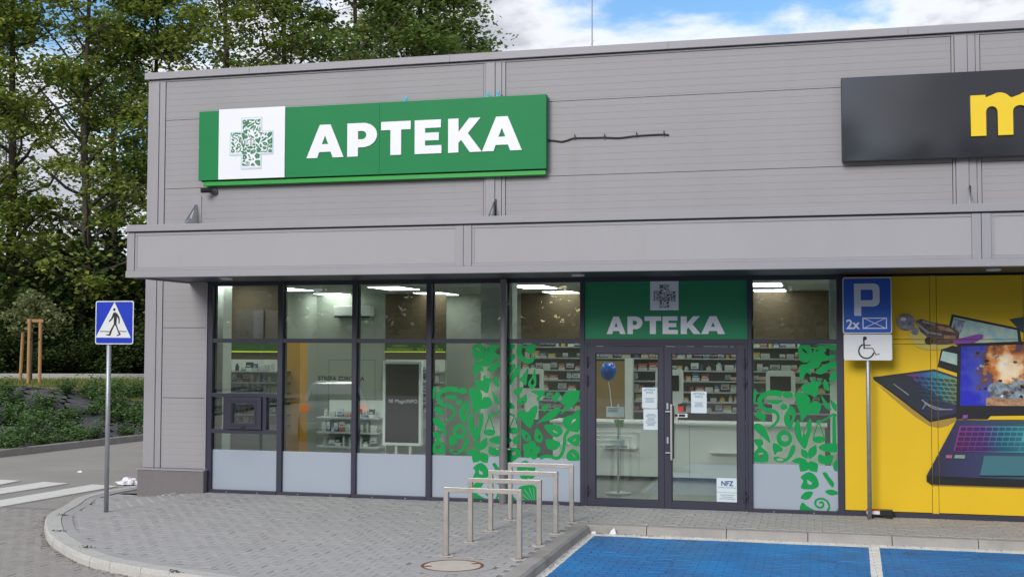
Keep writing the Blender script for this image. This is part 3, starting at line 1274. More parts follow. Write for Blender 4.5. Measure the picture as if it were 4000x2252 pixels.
# ------------------------------------------------------------------ what the glass mirrors: a grassy hillside and a wood across the road
b = MB()
for i in range(24):
    x0, x1 = -130 + i * 11, -130 + (i + 1) * 11
    for (ya, za), (yb, zb_) in zip([(-36, -.12), (-44, .7), (-54, 2.2), (-75, 3.6)], [(-44, .7), (-54, 2.2), (-75, 3.6), (-130, 5)]):
        b.quad((x0, ya, za), (x1, ya, za), (x1, yb, zb_), (x0, yb, zb_))
tag(b.build('hillside', m_dry), kind='structure')
rs = np.random.RandomState(55)
b = MB()
cl = []
for i in range(230):
    x, y = rs.uniform(-130, 120), rs.uniform(-84, -55)
    hgt = rs.uniform(7.5, 13)
    z0 = 2.2 + (-54 - y) * .06
    b.tube([(x, y, z0 - .3), (x + rs.normal() * .3, y, z0 + hgt)], [.17, .05], 6)
    cl.append(np.stack([x + rs.normal(size=210) * 1.6, y + rs.normal(size=210) * 1.6, z0 + hgt * rs.uniform(.12, 1.02, 210)], 1))
cl.append(np.stack([rs.uniform(-135, 125, 16000), rs.uniform(-86, -62, 16000), 2.6 + rs.gamma(2, 1.5, 16000)], 1))
V, F = leaves(np.concatenate(cl), 1.0, rs, up=.35)
n0 = len(b.v)
me = bpy.data.meshes.new('wood')
me.from_pydata(b.v + V.tolist(), [], b.f + (F + n0).tolist())
me.materials.append(pm('pine trunk', (.16, .09, .05), rough=.95, var=.3, vscale=2))
me.materials.append(pm('wood leaf', (.05, .055, .025), rough=.7, rand='island', col2=(.15, .12, .06)))
me.polygons.foreach_set('material_index', np.array([0] * len(b.f) + [1] * len(F), np.int32))
tag(link('woodland', me, None), 'mixed wood on the hillside across the car park, seen mirrored in the glass', 'woodland', kind='stuff')

# ================================================================== the building
BX0 = -10.53
bld = thing('shop_building', (BX0, 0, 0), 'grey metal-clad shop building with glazed pharmacy front, deep canopy and yellow panels', 'building')


def wall_panel(x0, x1, z0, z1, pitch=.1):
    b = MB()
    prof = [(.0, z0)]
    z = z1 - pitch
    zs_ = []
    while z > z0 + .02:
        zs_.append(z)
        z -= pitch
    for z in reversed(zs_):
        prof += [(0, z - .006), (.0024, z - .002), (.0024, z + .002), (0, z + .006)]
    prof += [(0, z1), (.08, z1), (.08, z0)]
    b.loft([[(x0, y, z) for y, z in prof], [(x1, y, z) for y, z in prof]])
    return b.build('wall_panel', m_panel, bld)


JZ = [.362, 1.475, 2.59, 3.70, 4.82, 5.93, 6.56]
for x0, x1 in ((-10.215, -4.885), (-4.535, 1.755), (2.135, 9.0)):
    for z0, z1 in zip(JZ[3:-1], JZ[4:]):
        wall_panel(x0, x1, z0 + .004, z1 - .004)
for z0, z1 in ((.362, 1.475), (1.475, 2.59), (2.59, 3.70)):
    wall_panel(-10.215, -9.46, z0 + .004, z1 - .004)
# masonry behind the cladding
b = MB()
b.box(BX0 + .06, 9, .085, .3, 3.42, 6.6)
b.box(BX0 + .06, -9.45, .085, .3, -.1, 3.42)
b.build('wall_core', m_dark, bld)
MB().box(BX0, BX0 + .06, .0, 22, -.1, 6.6).build('side_wall', m_panel, bld)
MB().box(BX0 + .06, 9, 21.8, 22, -.1, 6.6).build('rear_wall', m_panel, bld)
MB().box(8.9, 9, .3, 21.8, -.1, 6.6).build('side_wall', m_panel, bld)
MB().box(BX0, 9, .1, 22, 6.45, 6.53).build('roof', m_dark, bld)
# corner and pilaster trims
for xs_ in ([-10.535, -10.465, -10.325, -10.22], [-4.88, -4.848, -4.70, -4.60, -4.54], [1.76, 1.80, 1.968, 2.07, 2.13]):
    low = .365 if xs_[0] < -10 else 3.72
    for i, (a, c) in enumerate(zip(xs_[:-1], xs_[1:])):
        yy = (-.012, -.028, -.016, -.010)[i]
        MB().box(a + .003, c - .003, yy, .06, low, 6.56).build('wall_trim', m_trim, bld, bevel=.003)
MB().box(-9.452, -9.425, -.015, .1, .0, 3.3).build('wall_trim', m_trim, bld)
# parapet
x = BX0 - .04
cuts = [BX0 - .045, -8.72, -5.4, -2.1, 1.2, 4.5, 9.05]
for a, c in zip(cuts[:-1], cuts[1:]):
    b = MB()
    prof = [(-.07, 6.602), (-.07, 6.70), (-.055, 6.713), (.45, 6.73), (.45, 6.6), (.1, 6.6)]
    b.loft([[(a + .002, y, z) for y, z in prof], [(c - .002, y, z) for y, z in prof]])
    b.build('parapet_cap', m_trim, bld)
MB().box(BX0, 9, -.014, .08, 6.562, 6.588).build('parapet_trim', m_trim, bld)
MB().box(BX0 + .01, 9, .0, .08, 6.589, 6.601).build('shadow_gap', m_dark, bld)
# plinth
b = MB()
b.box(-10.56, -9.395, -.12, .08, -.35, .338)
b.build('plinth', m_plinth, bld, bevel=.008)
MB().box(-10.575, -9.385, -.135, .02, .338, .36).build('plinth_flashing', m_trim, bld)

# ---- canopy
CXL, CY = -9.75, -1.8
can = MB().box(CXL + .01, 9, CY + .05, -.005, 3.33, 3.99).build('canopy', m_trim, bld)
MB().box(CXL, 9, CY - .03, CY + .2, 3.955, 4.052).build('fascia_cap', m_trim, can, bevel=.006)
MB().box(CXL + .015, 9, CY + .0, CY + .04, 3.935, 3.953).build('shadow_gap', m_dark, can)
MB().box(CXL - .005, 9, CY - .025, CY + .1, 3.29, 3.385).build('fascia_trim', m_trim, can, bevel=.005)
MB().box(CXL, CXL + .03, CY + .1, -.006, 3.29, 3.98).build('end_panel', m_trim, can)
vt = [(CXL + .004, CXL + .125), (-4.765, -4.535), (1.785, 2.005)]
for i, (a, c) in enumerate(vt):
    if i:
        MB().box(a, (a + c) / 2 - .003, CY - .006, CY + .05, 3.386, 3.934).build('fascia_joint', m_trim, can, bevel=.004)
        MB().box((a + c) / 2 + .003, c, CY - .010, CY + .05, 3.386, 3.934).build('fascia_joint', m_trim, can, bevel=.004)
    else:
        MB().box(a, c, CY - .01, CY + .05, 3.386, 3.934).build('fascia_joint', m_trim, can, bevel=.004)
for a, c in ((CXL + .127, -4.767), (-4.533, 1.783), (2.007, 9)):
    MB().box(a, c, CY + .012, CY + .05, 3.43, 3.895).build('fascia_panel', m_fascia, can)
    for z0, z1 in ((3.387, 3.428), (3.897, 3.934)):
        MB().box(a, c, CY + .004, CY + .05, z0, z1).build('panel_edge', m_trim, can, bevel=.003)
    MB().box(a, a + .035, CY + .006, CY + .012, 3.43, 3.895).build('panel_edge', m_trim, can)
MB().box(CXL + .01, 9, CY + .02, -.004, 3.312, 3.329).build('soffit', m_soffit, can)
for px_, py_ in ((885, 1087), (2258, 1074), (3880, 1052)):
    g = G(px_, py_, 3.305)
    MB().tube([(g.x, g.y, 3.29), (g.x, g.y, 3.315)], .09, 20).build('downlight', m_white, can)
# tie brackets above the canopy
for xb, w in ((-9.64, .16), (-4.705, .0), (1.955, .0)):
    if w:
        MB().box(xb - w / 2, xb + w / 2, -.012, -.001, 4.05, 4.69).build('bracket_plate', m_trim, bld)
    top = 4.56 if w else 4.47
    m_br = m_galv
    b = MB()
    prof = [(-.03, top), (-.03, 4.05), (-.34, 4.05), (-.30, 4.12)]
    b.loft([[(xb - .006, y, z) for y, z in prof], [(xb + .006, y, z) for y, z in prof]])
    b.build('bracket_gusset', m_zinc, bld)
    MB().bar((xb, -.04, top - .01), (xb, -.62, 4.0), .012, .03).build('tie_rod', m_galv, bld)
    MB().bar((xb, -.22, 4.30 if w else 4.24), (xb, -.7, 3.98), .05, .06).build('tie_clamp', m_zinc, bld)
    if not w:
        MB().box(xb + .01, xb + .03, -.04, -.03, 4.05, top + .03).build('bracket_slot', m_black, bld)

# ---- shopfront frames
MUL = [(-9.42, -9.335), (-8.215, -8.13), (-6.975, -6.90), (-5.775, -5.69), (-4.60, -4.52), (-3.41, -3.345), (-1.005, -.945), (.21, .30)]
for a, c in MUL:
    MB().box(a, c, 0, .15, .0, 3.31).build('mullion', m_frame, bld, bevel=.004)
MB().box(-9.42, .30, .012, .3, 3.311, 3.419).build('bulkhead', m_frame, bld)
Z_T0, Z_T1 = 2.352, 2.418
BAYS = [(MUL[i][1], MUL[i + 1][0]) for i in range(7)]
for i, (a, c) in enumerate(BAYS):
    MB().box(a, c, .006, .14, 3.25, 3.31).build('head_rail', m_frame, bld)
    MB().box(a, c, .006, .14, Z_T0, Z_T1).build('transom', m_frame, bld, bevel=.003)
    if i != 5:
        MB().box(a, c, -.012, .14, -.01, .05).build('sill', m_frame, bld, bevel=.004)
    # inner reveals seen as a black line beside each bar
    MB().box(a, a + .018, .07, .13, .05, 3.25).build('gasket', m_gasket, bld)


def pane(x0, x1, z0, z1, y=.05, mat=None, parent=None, name='pane'):
    return MB().box(x0, x1, y, y + .006, z0, z1).build(name, mat or m_glass, parent or bld)


for i, (a, c) in enumerate(BAYS):
    if i != 5:
        pane(a, c, Z_T1, 3.25)
    if i in (1, 2, 3, 4, 6):
        pane(a, c, .05, Z_T0)
        MB().quad((a, .048, .05), (c, .048, .05), (c, .048, .672), (a, .048, .672)).build('frosted_film', m_film, bld)
a, c = BAYS[0]
for z0, z1 in ((1.50, 1.56), (.93, .998)):
    MB().box(a, c, .004, .14, z0, z1).build('transom', m_frame, bld, bevel=.003)
pane(a, c, 1.56, Z_T0)
pane(a, c, .05, .93)
MB().quad((a, .048, .05), (c, .048, .05), (c, .048, .672), (a, .048, .672)).build('frosted_film', m_film, bld)
pane(a, -9.13, .998, 1.50)
pane(-8.395, c, .998, 1.50)
for xa, xc in ((-9.13, -9.062), (-8.462, -8.395)):
    MB().box(xa, xc, .0, .14, .998, 1.50).build('mullion', m_frame, bld)
# sliding service hatch
hat = MB()
for q in ((-9.06, -8.464, 1.40, 1.498), (-9.06, -8.464, 1.0, 1.10), (-9.06, -8.955, 1.10, 1.40), (-8.585, -8.464, 1.10, 1.40)):
    hat.box(q[0], q[1], -.035, .06, q[2], q[3])
hat = hat.build('service_hatch', m_frame, bld, bevel=.003)
b = MB()
for q in ((-8.99, -8.55, 1.43, 1.45), (-8.99, -8.55, 1.055, 1.075), (-8.99, -8.97, 1.075, 1.43), (-8.57, -8.55, 1.075, 1.43)):
    b.box(q[0], q[1], -.044, -.034, q[2], q[3])
b.build('hatch_bead', m_frame, hat)
pane(-8.955, -8.585, 1.10, 1.40, .0, m_glassd, hat)
MB().box(-8.80, -8.74, -.05, -.034, 1.02, 1.045).build('hatch_lock', m_black, hat, bevel=.004)
# drain slots and screws along the sill
for i, (a, c) in enumerate(BAYS):
    if i != 5:
        for t in (.25, .72):
            x = a + (c - a) * t
            MB().box(x - .008, x + .008, -.016, -.011, .012, .026).build('sill_screw', m_galv, bld)
# downpipe in front of the mullion
dp = MB().tube([(-4.545, -.075, 3.3), (-4.545, -.075, .72)], .052, 18, False).build('downpipe', m_pipe, bld, smooth=True)
MB().tube([(-4.545, -.075, .80), (-4.545, -.075, .0)], .060, 18, False).build('pipe_foot', m_pipe, dp, smooth=True)
for z in (2.93, .80):
    MB().tube([(-4.545, -.075, z - .018), (-4.545, -.075, z + .018)], .068, 18).build('pipe_collar', m_pipe, dp)
    MB().box(-4.65, -4.44, -.085, -.06, z - .008, z + .008).build('pipe_clip', m_galv, dp)

# ---- door
dr = MB()
for q in ((-3.345, -3.302, 0, Z_T0), (-1.04, -1.005, 0, Z_T0), (-3.302, -1.04, 2.315, Z_T0)):
    dr.box(q[0], q[1], -.004, .12, q[2], q[3])
dr.build('door_frame', m_frame, bld, bevel=.003)
MB().box(-3.345, -1.005, -.03, .13, -.012, .006).build('threshold', m_galv, bld)


def door_leaf(x0, x1, g0, g1):
    b = MB()
    for q in ((x0, g0, .012, 2.31), (g1, x1, .012, 2.31), (g0, g1, .012, .115), (g0, g1, 2.21, 2.31)):
        b.box(q[0], q[1], -.022, .05, q[2], q[3])
    lf = b.build('door_leaf', m_frame, bld, bevel=.002)
    pane(g0, g1, .115, 2.21, .012, m_glassd, lf)
    b = MB()
    for q in ((g0, g0 + .012, .115, 2.21), (g1 - .012, g1, .115, 2.21), (g0, g1, .115, .127), (g0, g1, 2.198, 2.21)):
        b.box(q[0], q[1], -.012, .011, q[2], q[3])
    b.build('gasket', m_gasket, lf)
    return lf


lfl = door_leaf(-3.298, -2.183, -3.18, -2.262)
lfr = door_leaf(-2.179, -1.044, -2.076, -1.151)
for lf, xh, zsx in ((lfl, -3.298, (2.09, 1.815, .23)), (lfr, -1.052, (2.085, 1.812, .216))):
    for z in zsx:
        b = MB()
        b.tube([(xh, -.045, z - .075), (xh, -.045, z + .075)], .016, 10)
        b.box(xh - .04, xh + .04, -.038, -.022, z - .022, z + .022)
        b.build('hinge', m_frame, lf, bevel=.002)
MB().box(-2.086, -2.058, -.10, -.07, .70, 1.49).build('pull_handle', m_steel, lfr, bevel=.004)
MB().box(-2.052, -2.038, -.075, -.022, .72, 1.47).build('handle_back', m_black, lfr)
for z in (1.46, .976):
    MB().box(-2.146, -2.118, -.032, -.021, z - .045, z + .045).build('lock_plate', m_galv, lfr, bevel=.003)
for z in (1.385, .80):
    MB().box(-2.16, -2.06, -.06, -.045, z - .01, z + .01).build('lever', m_galv, lfr, bevel=.003)


def notice(lf, x0, x1, z0, z1, head, lines):
    MB().box(x0, x1, .006, .011, z0, z1).build('notice', m_paper, lf)
    w, h_ = x1 - x0, z1 - z0
    z = z1 - h_ * .16
    for tx, sz in head:
        link('notice_writing', text_mesh(tx, sz, (x0 + x1) / 2, z, .004, bold=.0006), m_ink, lf)
        z -= h_ * .135
    b = MB()
    z -= h_ * .1
    r2 = random.Random(int(x0 * 1000))
    for k_ in range(lines):
        l = w * r2.uniform(.22, .36)
        b.quad(((x0 + x1) / 2 - l, .0045, z), ((x0 + x1) / 2 + l, .0045, z), ((x0 + x1) / 2 + l, .0045, z + .007), ((x0 + x1) / 2 - l, .0045, z + .007))
        z -= h_ * .06
    b.build('notice_lines', m_ink, lf)


notice(lfl, -2.50, -2.284, 1.425, 1.722, [('APTEKA', .045), ('WIVA', .045)], 4)
notice(lfl, -2.482, -2.266, 1.12, 1.415, [], 10)
notice(lfr, -1.80, -1.58, 1.368, 1.675, [('APTEKA', .045), ('WIVA', .045)], 4)
MB().box(-1.446, -1.153, .006, .011, .262, .462).build('notice', m_paper, lfr)
MB().box(-1.446, -1.153, .006, .011, .117, .256).build('notice', m_paper, lfr)
link('notice_writing', text_mesh('NFZ', .095, -1.30, .355, .004, bold=.003, sx_=.95), m_navy, lfr)
b = MB()
for z, l in ((.325, .12), (.222, .10), (.195, .08), (.168, .11)):
    b.quad((-1.3 - l, .0045, z), (-1.3 + l, .0045, z), (-1.3 + l, .0045, z + .008), (-1.3 - l, .0045, z + .008))
b.build('notice_lines', m_ink, lfr)
MB().box(-2.058, -1.852, .004, .010, 1.303, 1.358).build('sticker', m_swhite, lfr)
b = MB()
b.box(-2.03, -1.99, .002, .0038, 1.313, 1.348)
b.box(-1.975, -1.885, .002, .0038, 1.313, 1.348)
b.build('sticker_print', m_black, lfr)
MB().prism(rrect(-1.99, -1.905, 1.39, 1.45, .02), .004, .010).build('sticker', pm('red sticker', (.62, .02, .025), rough=.4), lfr)

# ---- green transom panel above the door
tp_ = MB().box(-3.345, -1.005, .03, .05, Z_T1, 3.25).build('transom_panel', m_pgreen, bld)
MB().box(-2.382, -1.974, .024, .0295, 2.832, 3.249).build('logo_plate', m_white, tp_)

# ================================================================== lettering and the printed cross


def glyph(ch):
    if ch == 'A':
        return [[(0, 0), (.39, 1), (.71, 1), (1.10, 0), (.78, 0), (.72, .175), (.38, .175), (.32, 0)], [(.455, .41), (.645, .41), (.55, .67)]]
    if ch == 'P':
        arc = lambda cx, cz, rx, rz: [(cx + rx * math.sin(t), cz + rz * math.cos(t)) for t in [math.pi * k / 12 for k in range(13)]]
        return [[(0, 0), (0, 1)] + arc(.47, .635, .42, .365) + [(.32, .27), (.32, 0)], [(.32, .51), (.32, .76)] + arc(.44, .635, .13, .125)]
    if ch == 'T':
        return [[(0, 1), (.88, 1), (.88, .75), (.60, .75), (.60, 0), (.28, 0), (.28, .75), (0, .75)]]
    if ch == 'E':
        return [[(0, 0), (0, 1), (.78, 1), (.78, .76), (.31, .76), (.31, .62), (.72, .62), (.72, .39), (.31, .39), (.31, .24), (.80, .24), (.80, 0)]]
    if ch == 'K':
        return [[(0, 0), (0, 1), (.32, 1), (.32, .60), (.65, 1), (1.0, 1), (.61, .555), (1.04, 0), (.67, 0), (.40, .37), (.32, .28), (.32, 0)]]


WID = dict(A=1.10, P=.89, T=.88, E=.80, K=1.04)


def word(xs_, z0, z1, y, depth, mat, parent, tint=None):
    for ch, (a, c) in zip('APTEKA', xs_):
        k_ = (c - a) / WID[ch]
        loops = [[(a + u_ * k_, z0 + v_ * (z1 - z0)) for u_, v_ in lp] for lp in glyph(ch)]
        link('letter', fill2d('letter', loops, y, depth), mat, parent)


def petal(cx, cy, a, l, w):
    ca, sa = math.cos(a), math.sin(a)
    pts = [(0, -w * .12), (l * .35, -w * .5), (l * .8, -w * .45), (l, 0), (l * .8, w * .45), (l * .35, w * .5), (0, w * .12)]
    return cro([(cx + x_ * ca - y_ * sa, cy + x_ * sa + y_ * ca) for x_, y_ in pts], 4)


def petalp(cx, cy, a, l, w):
    ca, sa = math.cos(a), math.sin(a)
    up_ = cro([(0, w * .1), (l * .3, w * .42), (l * .6, w * .46), (l, 0)], 4, False)
    pts = up_ + [(x_, -y_) for x_, y_ in reversed(up_[:-1])]
    return [(cx + x_ * ca - y_ * sa, cy + x_ * sa + y_ * ca) for x_, y_ in pts]


S_ = lambda *p: cro(list(p), 4)
PR = []          # solid loops (with their holes beside them)
PR += [S_((385, 105), (430, 86), (474, 96), (484, 150), (470, 206), (430, 222), (394, 202), (384, 150)), S_((412, 118), (432, 124), (452, 150), (430, 144))]
PR += [S_((486, 150), (506, 114), (545, 104), (590, 124), (575, 150), (600, 170), (640, 160), (655, 180), (600, 206), (556, 214), (532, 256), (474, 268), (440, 240), (474, 206)), ell(520, 131, 8, 6)]
PR += [S_((392, 250), (440, 236), (470, 274), (474, 312), (440, 300), (412, 362), (396, 340))]
PR += [S_((488, 88), (560, 85), (640, 88), (735, 90), (728, 122), (680, 138), (610, 118), (550, 102))]
PR += [S_((508, 292), (560, 242), (640, 212), (700, 180), (736, 166), (738, 202), (700, 236), (640, 262), (600, 278), (560, 306), (530, 308))]
PR += [S_((812, 88), (764, 110), (752, 160), (782, 216), (842, 245), (890, 226), (908, 180), (862, 204), (812, 186), (794, 146))]
PR += [S_((830, 102), (870, 86), (908, 88), (905, 132), (878, 166), (840, 155), (824, 126))]
PR += [S_((610, 330), (660, 272), (742, 248), (730, 292), (690, 326), (650, 350), (618, 362))]
PR += [S_((786, 255), (750, 280), (712, 330), (696, 382), (706, 416), (740, 362), (772, 330))]
PR += [S_((850, 275), (812, 330), (776, 370), (802, 394), (830, 416), (840, 362))]
PR += [S_((904, 280), (882, 340), (850, 392), (854, 426), (882, 441), (908, 424), (916, 380)), S_((886, 362), (870, 398), (884, 412), (900, 392))]
PR += [S_((480, 340), (538, 350), (551, 380), (530, 402), (525, 442), (508, 482), (466, 462), (420, 440), (404, 402), (440, 376), (474, 380)), ell(513, 353, 22, 8, 14, .2)]
PR += [S_((575, 344), (600, 380), (610, 432), (576, 420), (564, 388))]
PR += [S_((50, 446), (78, 440), (70, 482), (60, 532), (48, 530))]
PR += [stroke([(262, 462), (205, 452), (142, 462), (102, 496), (100, 545), (134, 578), (190, 588), (226, 612), (230, 652), (202, 694), (158, 722)], 46, taper=(1, .35))]
PR += [S_((150, 506), (262, 506), (240, 532), (206, 538), (160, 524))]
PR += [ell(303, 466, 38, 25)]
PR += [ell(275, 556, 26, 22)]
PR += [S_((325, 548), (362, 592), (352, 652), (322, 722), (284, 692), (274, 640), (294, 592)), S_((325, 602), (334, 640), (320, 664), (314, 632))]
PR += [S_((358, 450), (420, 448), (466, 490), (464, 536), (482, 514), (530, 518), (547, 560), (520, 602), (452, 612), (402, 664), (394, 612), (368, 530))]
PR += [stroke([(68, 606), (100, 628), (134, 652)], 50, smooth=False), ]
PR += [S_((55, 690), (102, 690), (144, 742), (172, 830), (120, 790), (58, 732))]
PR += [S_((466, 638), (478, 702), (456, 792), (430, 868), (388, 830), (358, 772), (354, 692), (384, 652), (398, 730), (408, 782), (424, 722)), S_((436, 700), (448, 722), (430, 762), (424, 740))]
PR += [S_((55, 806), (110, 806), (120, 838), (106, 862), (150, 902), (156, 956), (140, 976), (64, 976), (50, 956), (54, 902), (80, 868), (58, 836)), [(84, 910), (118, 905), (118, 938), (86, 941)]]
PR += [ell(276, 794, 58, 62), ell(280, 792, 28, 26)]
PR += [S_((192, 834), (226, 838), (256, 860), (258, 890), (224, 898), (208, 920), (192, 890))]
PR += [S_((355, 846), (352, 890), (322, 940), (272, 974), (214, 970), (194, 940), (232, 934), (282, 946), (302, 920), (330, 850)), S_((214, 950), (250, 944), (270, 958), (232, 966))]
for an, l_, w_ in ((math.pi - .1, 112, 46), (-1.1, 116, 62), (-2.1, 84, 50), (2.15, 92, 78), (.95, 96, 78)):
    PR.append(petalp(450 + 14 * math.cos(an), 952 + 14 * math.sin(an), an, l_, w_))
PR += [ell(527, 664, 15, 15), stroke([(530, 664), (590, 640), (640, 606), (690, 640), (738, 664)], 15)]
PR += [stroke([(524, 672), (504, 730), (490, 782)], 9), stroke([(532, 672), (552, 730), (568, 782)], 9), S_((484, 784), (530, 772), (576, 784), (566, 812), (528, 822), (490, 812))]
PR += [stroke([(734, 672), (712, 720), (696, 764)], 9), stroke([(742, 672), (756, 720), (766, 764)], 9), S_((684, 766), (730, 754), (776, 766), (766, 794), (728, 804), (692, 794))]
PR += [[(630, 600), (652, 600), (656, 830), (626, 830)], S_((530, 848), (580, 826), (640, 822), (700, 838), (716, 862), (660, 888), (590, 888), (540, 872))]
PR += [S_((548, 464), (590, 520), (622, 574), (580, 560), (560, 516))]
PR += [S_((618, 500), (670, 540), (716, 560), (737, 598), (700, 604), (660, 588), (630, 556))]
PR += [S_((846, 626), (882, 588), (918, 576), (925, 622), (900, 690), (868, 756), (806, 706), (762, 652), (776, 622), (812, 616))]
PR += [S_((735, 452), (804, 430), (792, 470), (762, 496), (736, 486)), S_((830, 486), (840, 540), (800, 572), (758, 556), (768, 526), (800, 512)), S_((800, 540), (816, 534), (808, 552), (796, 556))]
PR += [S_((868, 462), (976, 454), (980, 490), (948, 516), (944, 562), (916, 520), (930, 494)), S_((984, 502), (1036, 458), (1022, 494))]
PR += [stroke([(1056, 538), (1096, 474)], 42, smooth=False), ell(1092, 478, 10, 14, 12, .5)]
PR += [S_((1112, 550), (1150, 474), (1200, 455), (1264, 456), (1256, 530), (1212, 574), (1160, 612), (1112, 640), (1152, 570))]
PR += [stroke([(970, 616), (1002, 574)], 42, smooth=False)]
PR += [S_((920, 718), (1000, 642), (1080, 588), (1112, 604), (1082, 652), (1020, 692), (960, 704))]
PR += [S_((1264, 600), (1268, 760), (1220, 777), (1160, 756), (1128, 702), (1150, 662), (1214, 640)), S_((1240, 672), (1214, 712), (1190, 726), (1206, 694))]
PR += [S_((980, 734), (1050, 722), (1112, 740), (1132, 780), (1102, 816), (1058, 820), (1008, 780)), S_((1040, 762), (1072, 774), (1092, 790), (1062, 786))]
PR += [stroke([(945, 990), (1010, 972), (1086, 988), (1128, 946), (1146, 866), (1150, 812), (1180, 768)], 26)]
PR += [S_((1000, 840), (1106, 860), (1100, 900), (1060, 926), (1006, 906))]
PR += [S_((1168, 838), (1220, 802), (1268, 800), (1266, 862), (1240, 892), (1188, 866)), S_((1222, 836), (1240, 830), (1232, 848), (1218, 856))]
PR += [S_((1164, 956), (1202, 914), (1250, 932), (1268, 990), (1240, 1004), (1170, 1000)), S_((1204, 944), (1226, 962), (1230, 980), (1210, 966))]
PR += [S_((796, 764), (862, 806), (874, 846), (842, 860), (802, 832)), ell(838, 822, 10, 16), S_((920, 754), (968, 810), (964, 860), (922, 864), (900, 822)), ell(944, 822, 9, 16)]
PR += [S_((740, 830), (778, 814), (772, 868), (746, 890), (722, 862))]
for an in range(5):
    PR.append(petal(876 + 10 * math.cos(an * 1.257 - 1.4), 930 + 10 * math.sin(an * 1.257 - 1.4), an * 1.257 - 1.4, 66, 58))
PR += [S_((528, 908), (570, 918), (630, 912), (622, 962), (590, 982), (526, 966))]
PR += [S_((640, 960), (720, 914), (782, 930), (786, 970), (740, 1012), (680, 1032), (636, 1020)), S_((716, 950), (744, 944), (750, 964), (722, 976))]
PR += [S_((456, 1040), (508, 1076), (524, 1140), (480, 1167), (396, 1164), (412, 1110), (394, 1080)), [(440, 1096), (477, 1120), (470, 1136), (444, 1130)]]
PR += [S_((394, 1228), (430, 1190), (482, 1190), (452, 1242), (404, 1244))]
for an in range(5):
    PR.append(petal(836 + 10 * math.cos(an * 1.257 - 1.8), 1092 + 10 * math.sin(an * 1.257 - 1.8), an * 1.257 - 1.8, 70, 64))
PR += [S_((554, 1050), (578, 1040), (600, 1070), (636, 1120), (622, 1150), (590, 1110)), S_((570, 1180), (620, 1166), (668, 1190), (640, 1206), (600, 1206))]
PR += [stroke([(528, 1272), (540, 1262), (556, 1272), (552, 1296), (524, 1302), (500, 1282), (504, 1252), (540, 1236), (582, 1252), (600, 1292), (584, 1330)], 15)]
PR += [S_((390, 1338), (402, 1270), (440, 1296), (500, 1324), (590, 1334), (604, 1346), (500, 1352))]
PR += [S_((766, 1246), (802, 1214), (906, 1210), (916, 1300), (910, 1360), (850, 1350), (792, 1300))]
for a_, c_ in (((820, 1240), (884, 1330)), ((858, 1228), (896, 1326)), ((892, 1226), (904, 1322)), ((790, 1268), (874, 1338))):
    PR.append(stroke([a_, c_], 10, smooth=False, taper=(.5, .3)))
PR += [S_((692, 1148), (720, 1160), (740, 1190), (706, 1200)), S_((700, 1278), (766, 1352), (690, 1356), (640, 1340))]


GR = []
for lp in PR:
    if GR and all(inside(q[0], q[1], GR[-1][0]) for q in lp):
        GR[-1].append(lp)
    else:
        GR.append([lp])


def join_meshes(name, meshes):
    bm = bmesh.new()
    for q in meshes:
        bm.from_mesh(q)
        bpy.data.meshes.remove(q)
    me = bpy.data.meshes.new(name)
    bm.to_mesh(me)
    bm.free()
    return me


def cross(name, x0, zt, k_, y, mat, parent, xmax=None):
    ms = []
    for i, g in enumerate(GR):
        ms.append(fill2d(name, [[(x0 + (X_ - 48) * k_, zt - (Y_ - 85) * k_) for X_, Y_ in lp] for lp in g], y - i * .00004))
    me = join_meshes(name, ms)
    if xmax is not None:
        clip_x(me, xmax)
    return tag(link(name, me, mat, parent), kind='stuff')


cross('leaf_pattern_film', -5.68, 2.345, .00185, .046, m_decal, bld)
cross('leaf_pattern_film', -.93, 2.345, .00185, .046, m_decal, bld, xmax=.205)
cross('logo_print', -2.335, 3.20, .00026, .0235, m_darkgreen, tp_)
word([(-3.02, -2.74), (-2.715, -2.495), (-2.465, -2.225), (-2.205, -1.985), (-1.945, -1.66), (-1.655, -1.318)][:6], 2.49, 2.745, .0285, .003, m_white, tp_)

# ---- green roof sign
gs = thing('pharmacy_sign', (-6.7, -.1, 4.83), 'long green illuminated box sign with white letters and a white cross panel above the canopy', 'sign')
FY = -.15
for a, c in ((-9.54, -6.4908), (-6.4892, -3.885)):
    MB().box(a, c, FY, -.03, 4.915, 6.015).build('cabinet', m_green, gs, bevel=.0025)
MB().box(-9.47, -3.90, FY + .03, -.035, 4.83, 4.895).build('ledge', m_greenl, gs, bevel=.005)
MB().box(-9.5, -3.9, FY + .045, -.035, 4.895, 4.915).build('shadow_gap', m_dark, gs)
MB().box(-9.185, -8.05, FY - .016, FY - .001, 4.918, 6.03).build('white_panel', m_white, gs, bevel=.003)
cx, cz = -8.617, 5.475
w2, h2, aw, ah = .375, .41, .178, .188
plus = [(cx - aw, cz + h2), (cx + aw, cz + h2), (cx + aw, cz + ah), (cx + w2, cz + ah), (cx + w2, cz - ah), (cx + aw, cz - ah), (cx + aw, cz - h2),
        (cx - aw, cz - h2), (cx - aw, cz - ah), (cx - w2, cz - ah), (cx - w2, cz + ah), (cx - aw, cz + ah)]
MB().prism(plus, FY - .022, FY - .0165).build('cross_plate', m_pale, gs)
ins_ = .022
b = MB()
plus2 = [(x_ - ins_ * (1 if x_ > cx else -1), z_ - ins_ * (1 if z_ > cz else -1)) for x_, z_ in plus]
MB().prism(plus2, FY - .025, FY - .0225).build('cross_face', m_white, gs)
cross('cross_print', cx - .345, cz + .372, .000575, FY - .0265, m_signgreen, gs)
word([(-7.685, -7.07), (-7.01, -6.525), (-6.46, -5.985), (-5.92, -5.495), (-5.39, -4.865), (-4.862, -4.25)], 5.2, 5.712, FY - .001, .012, m_white, gs)
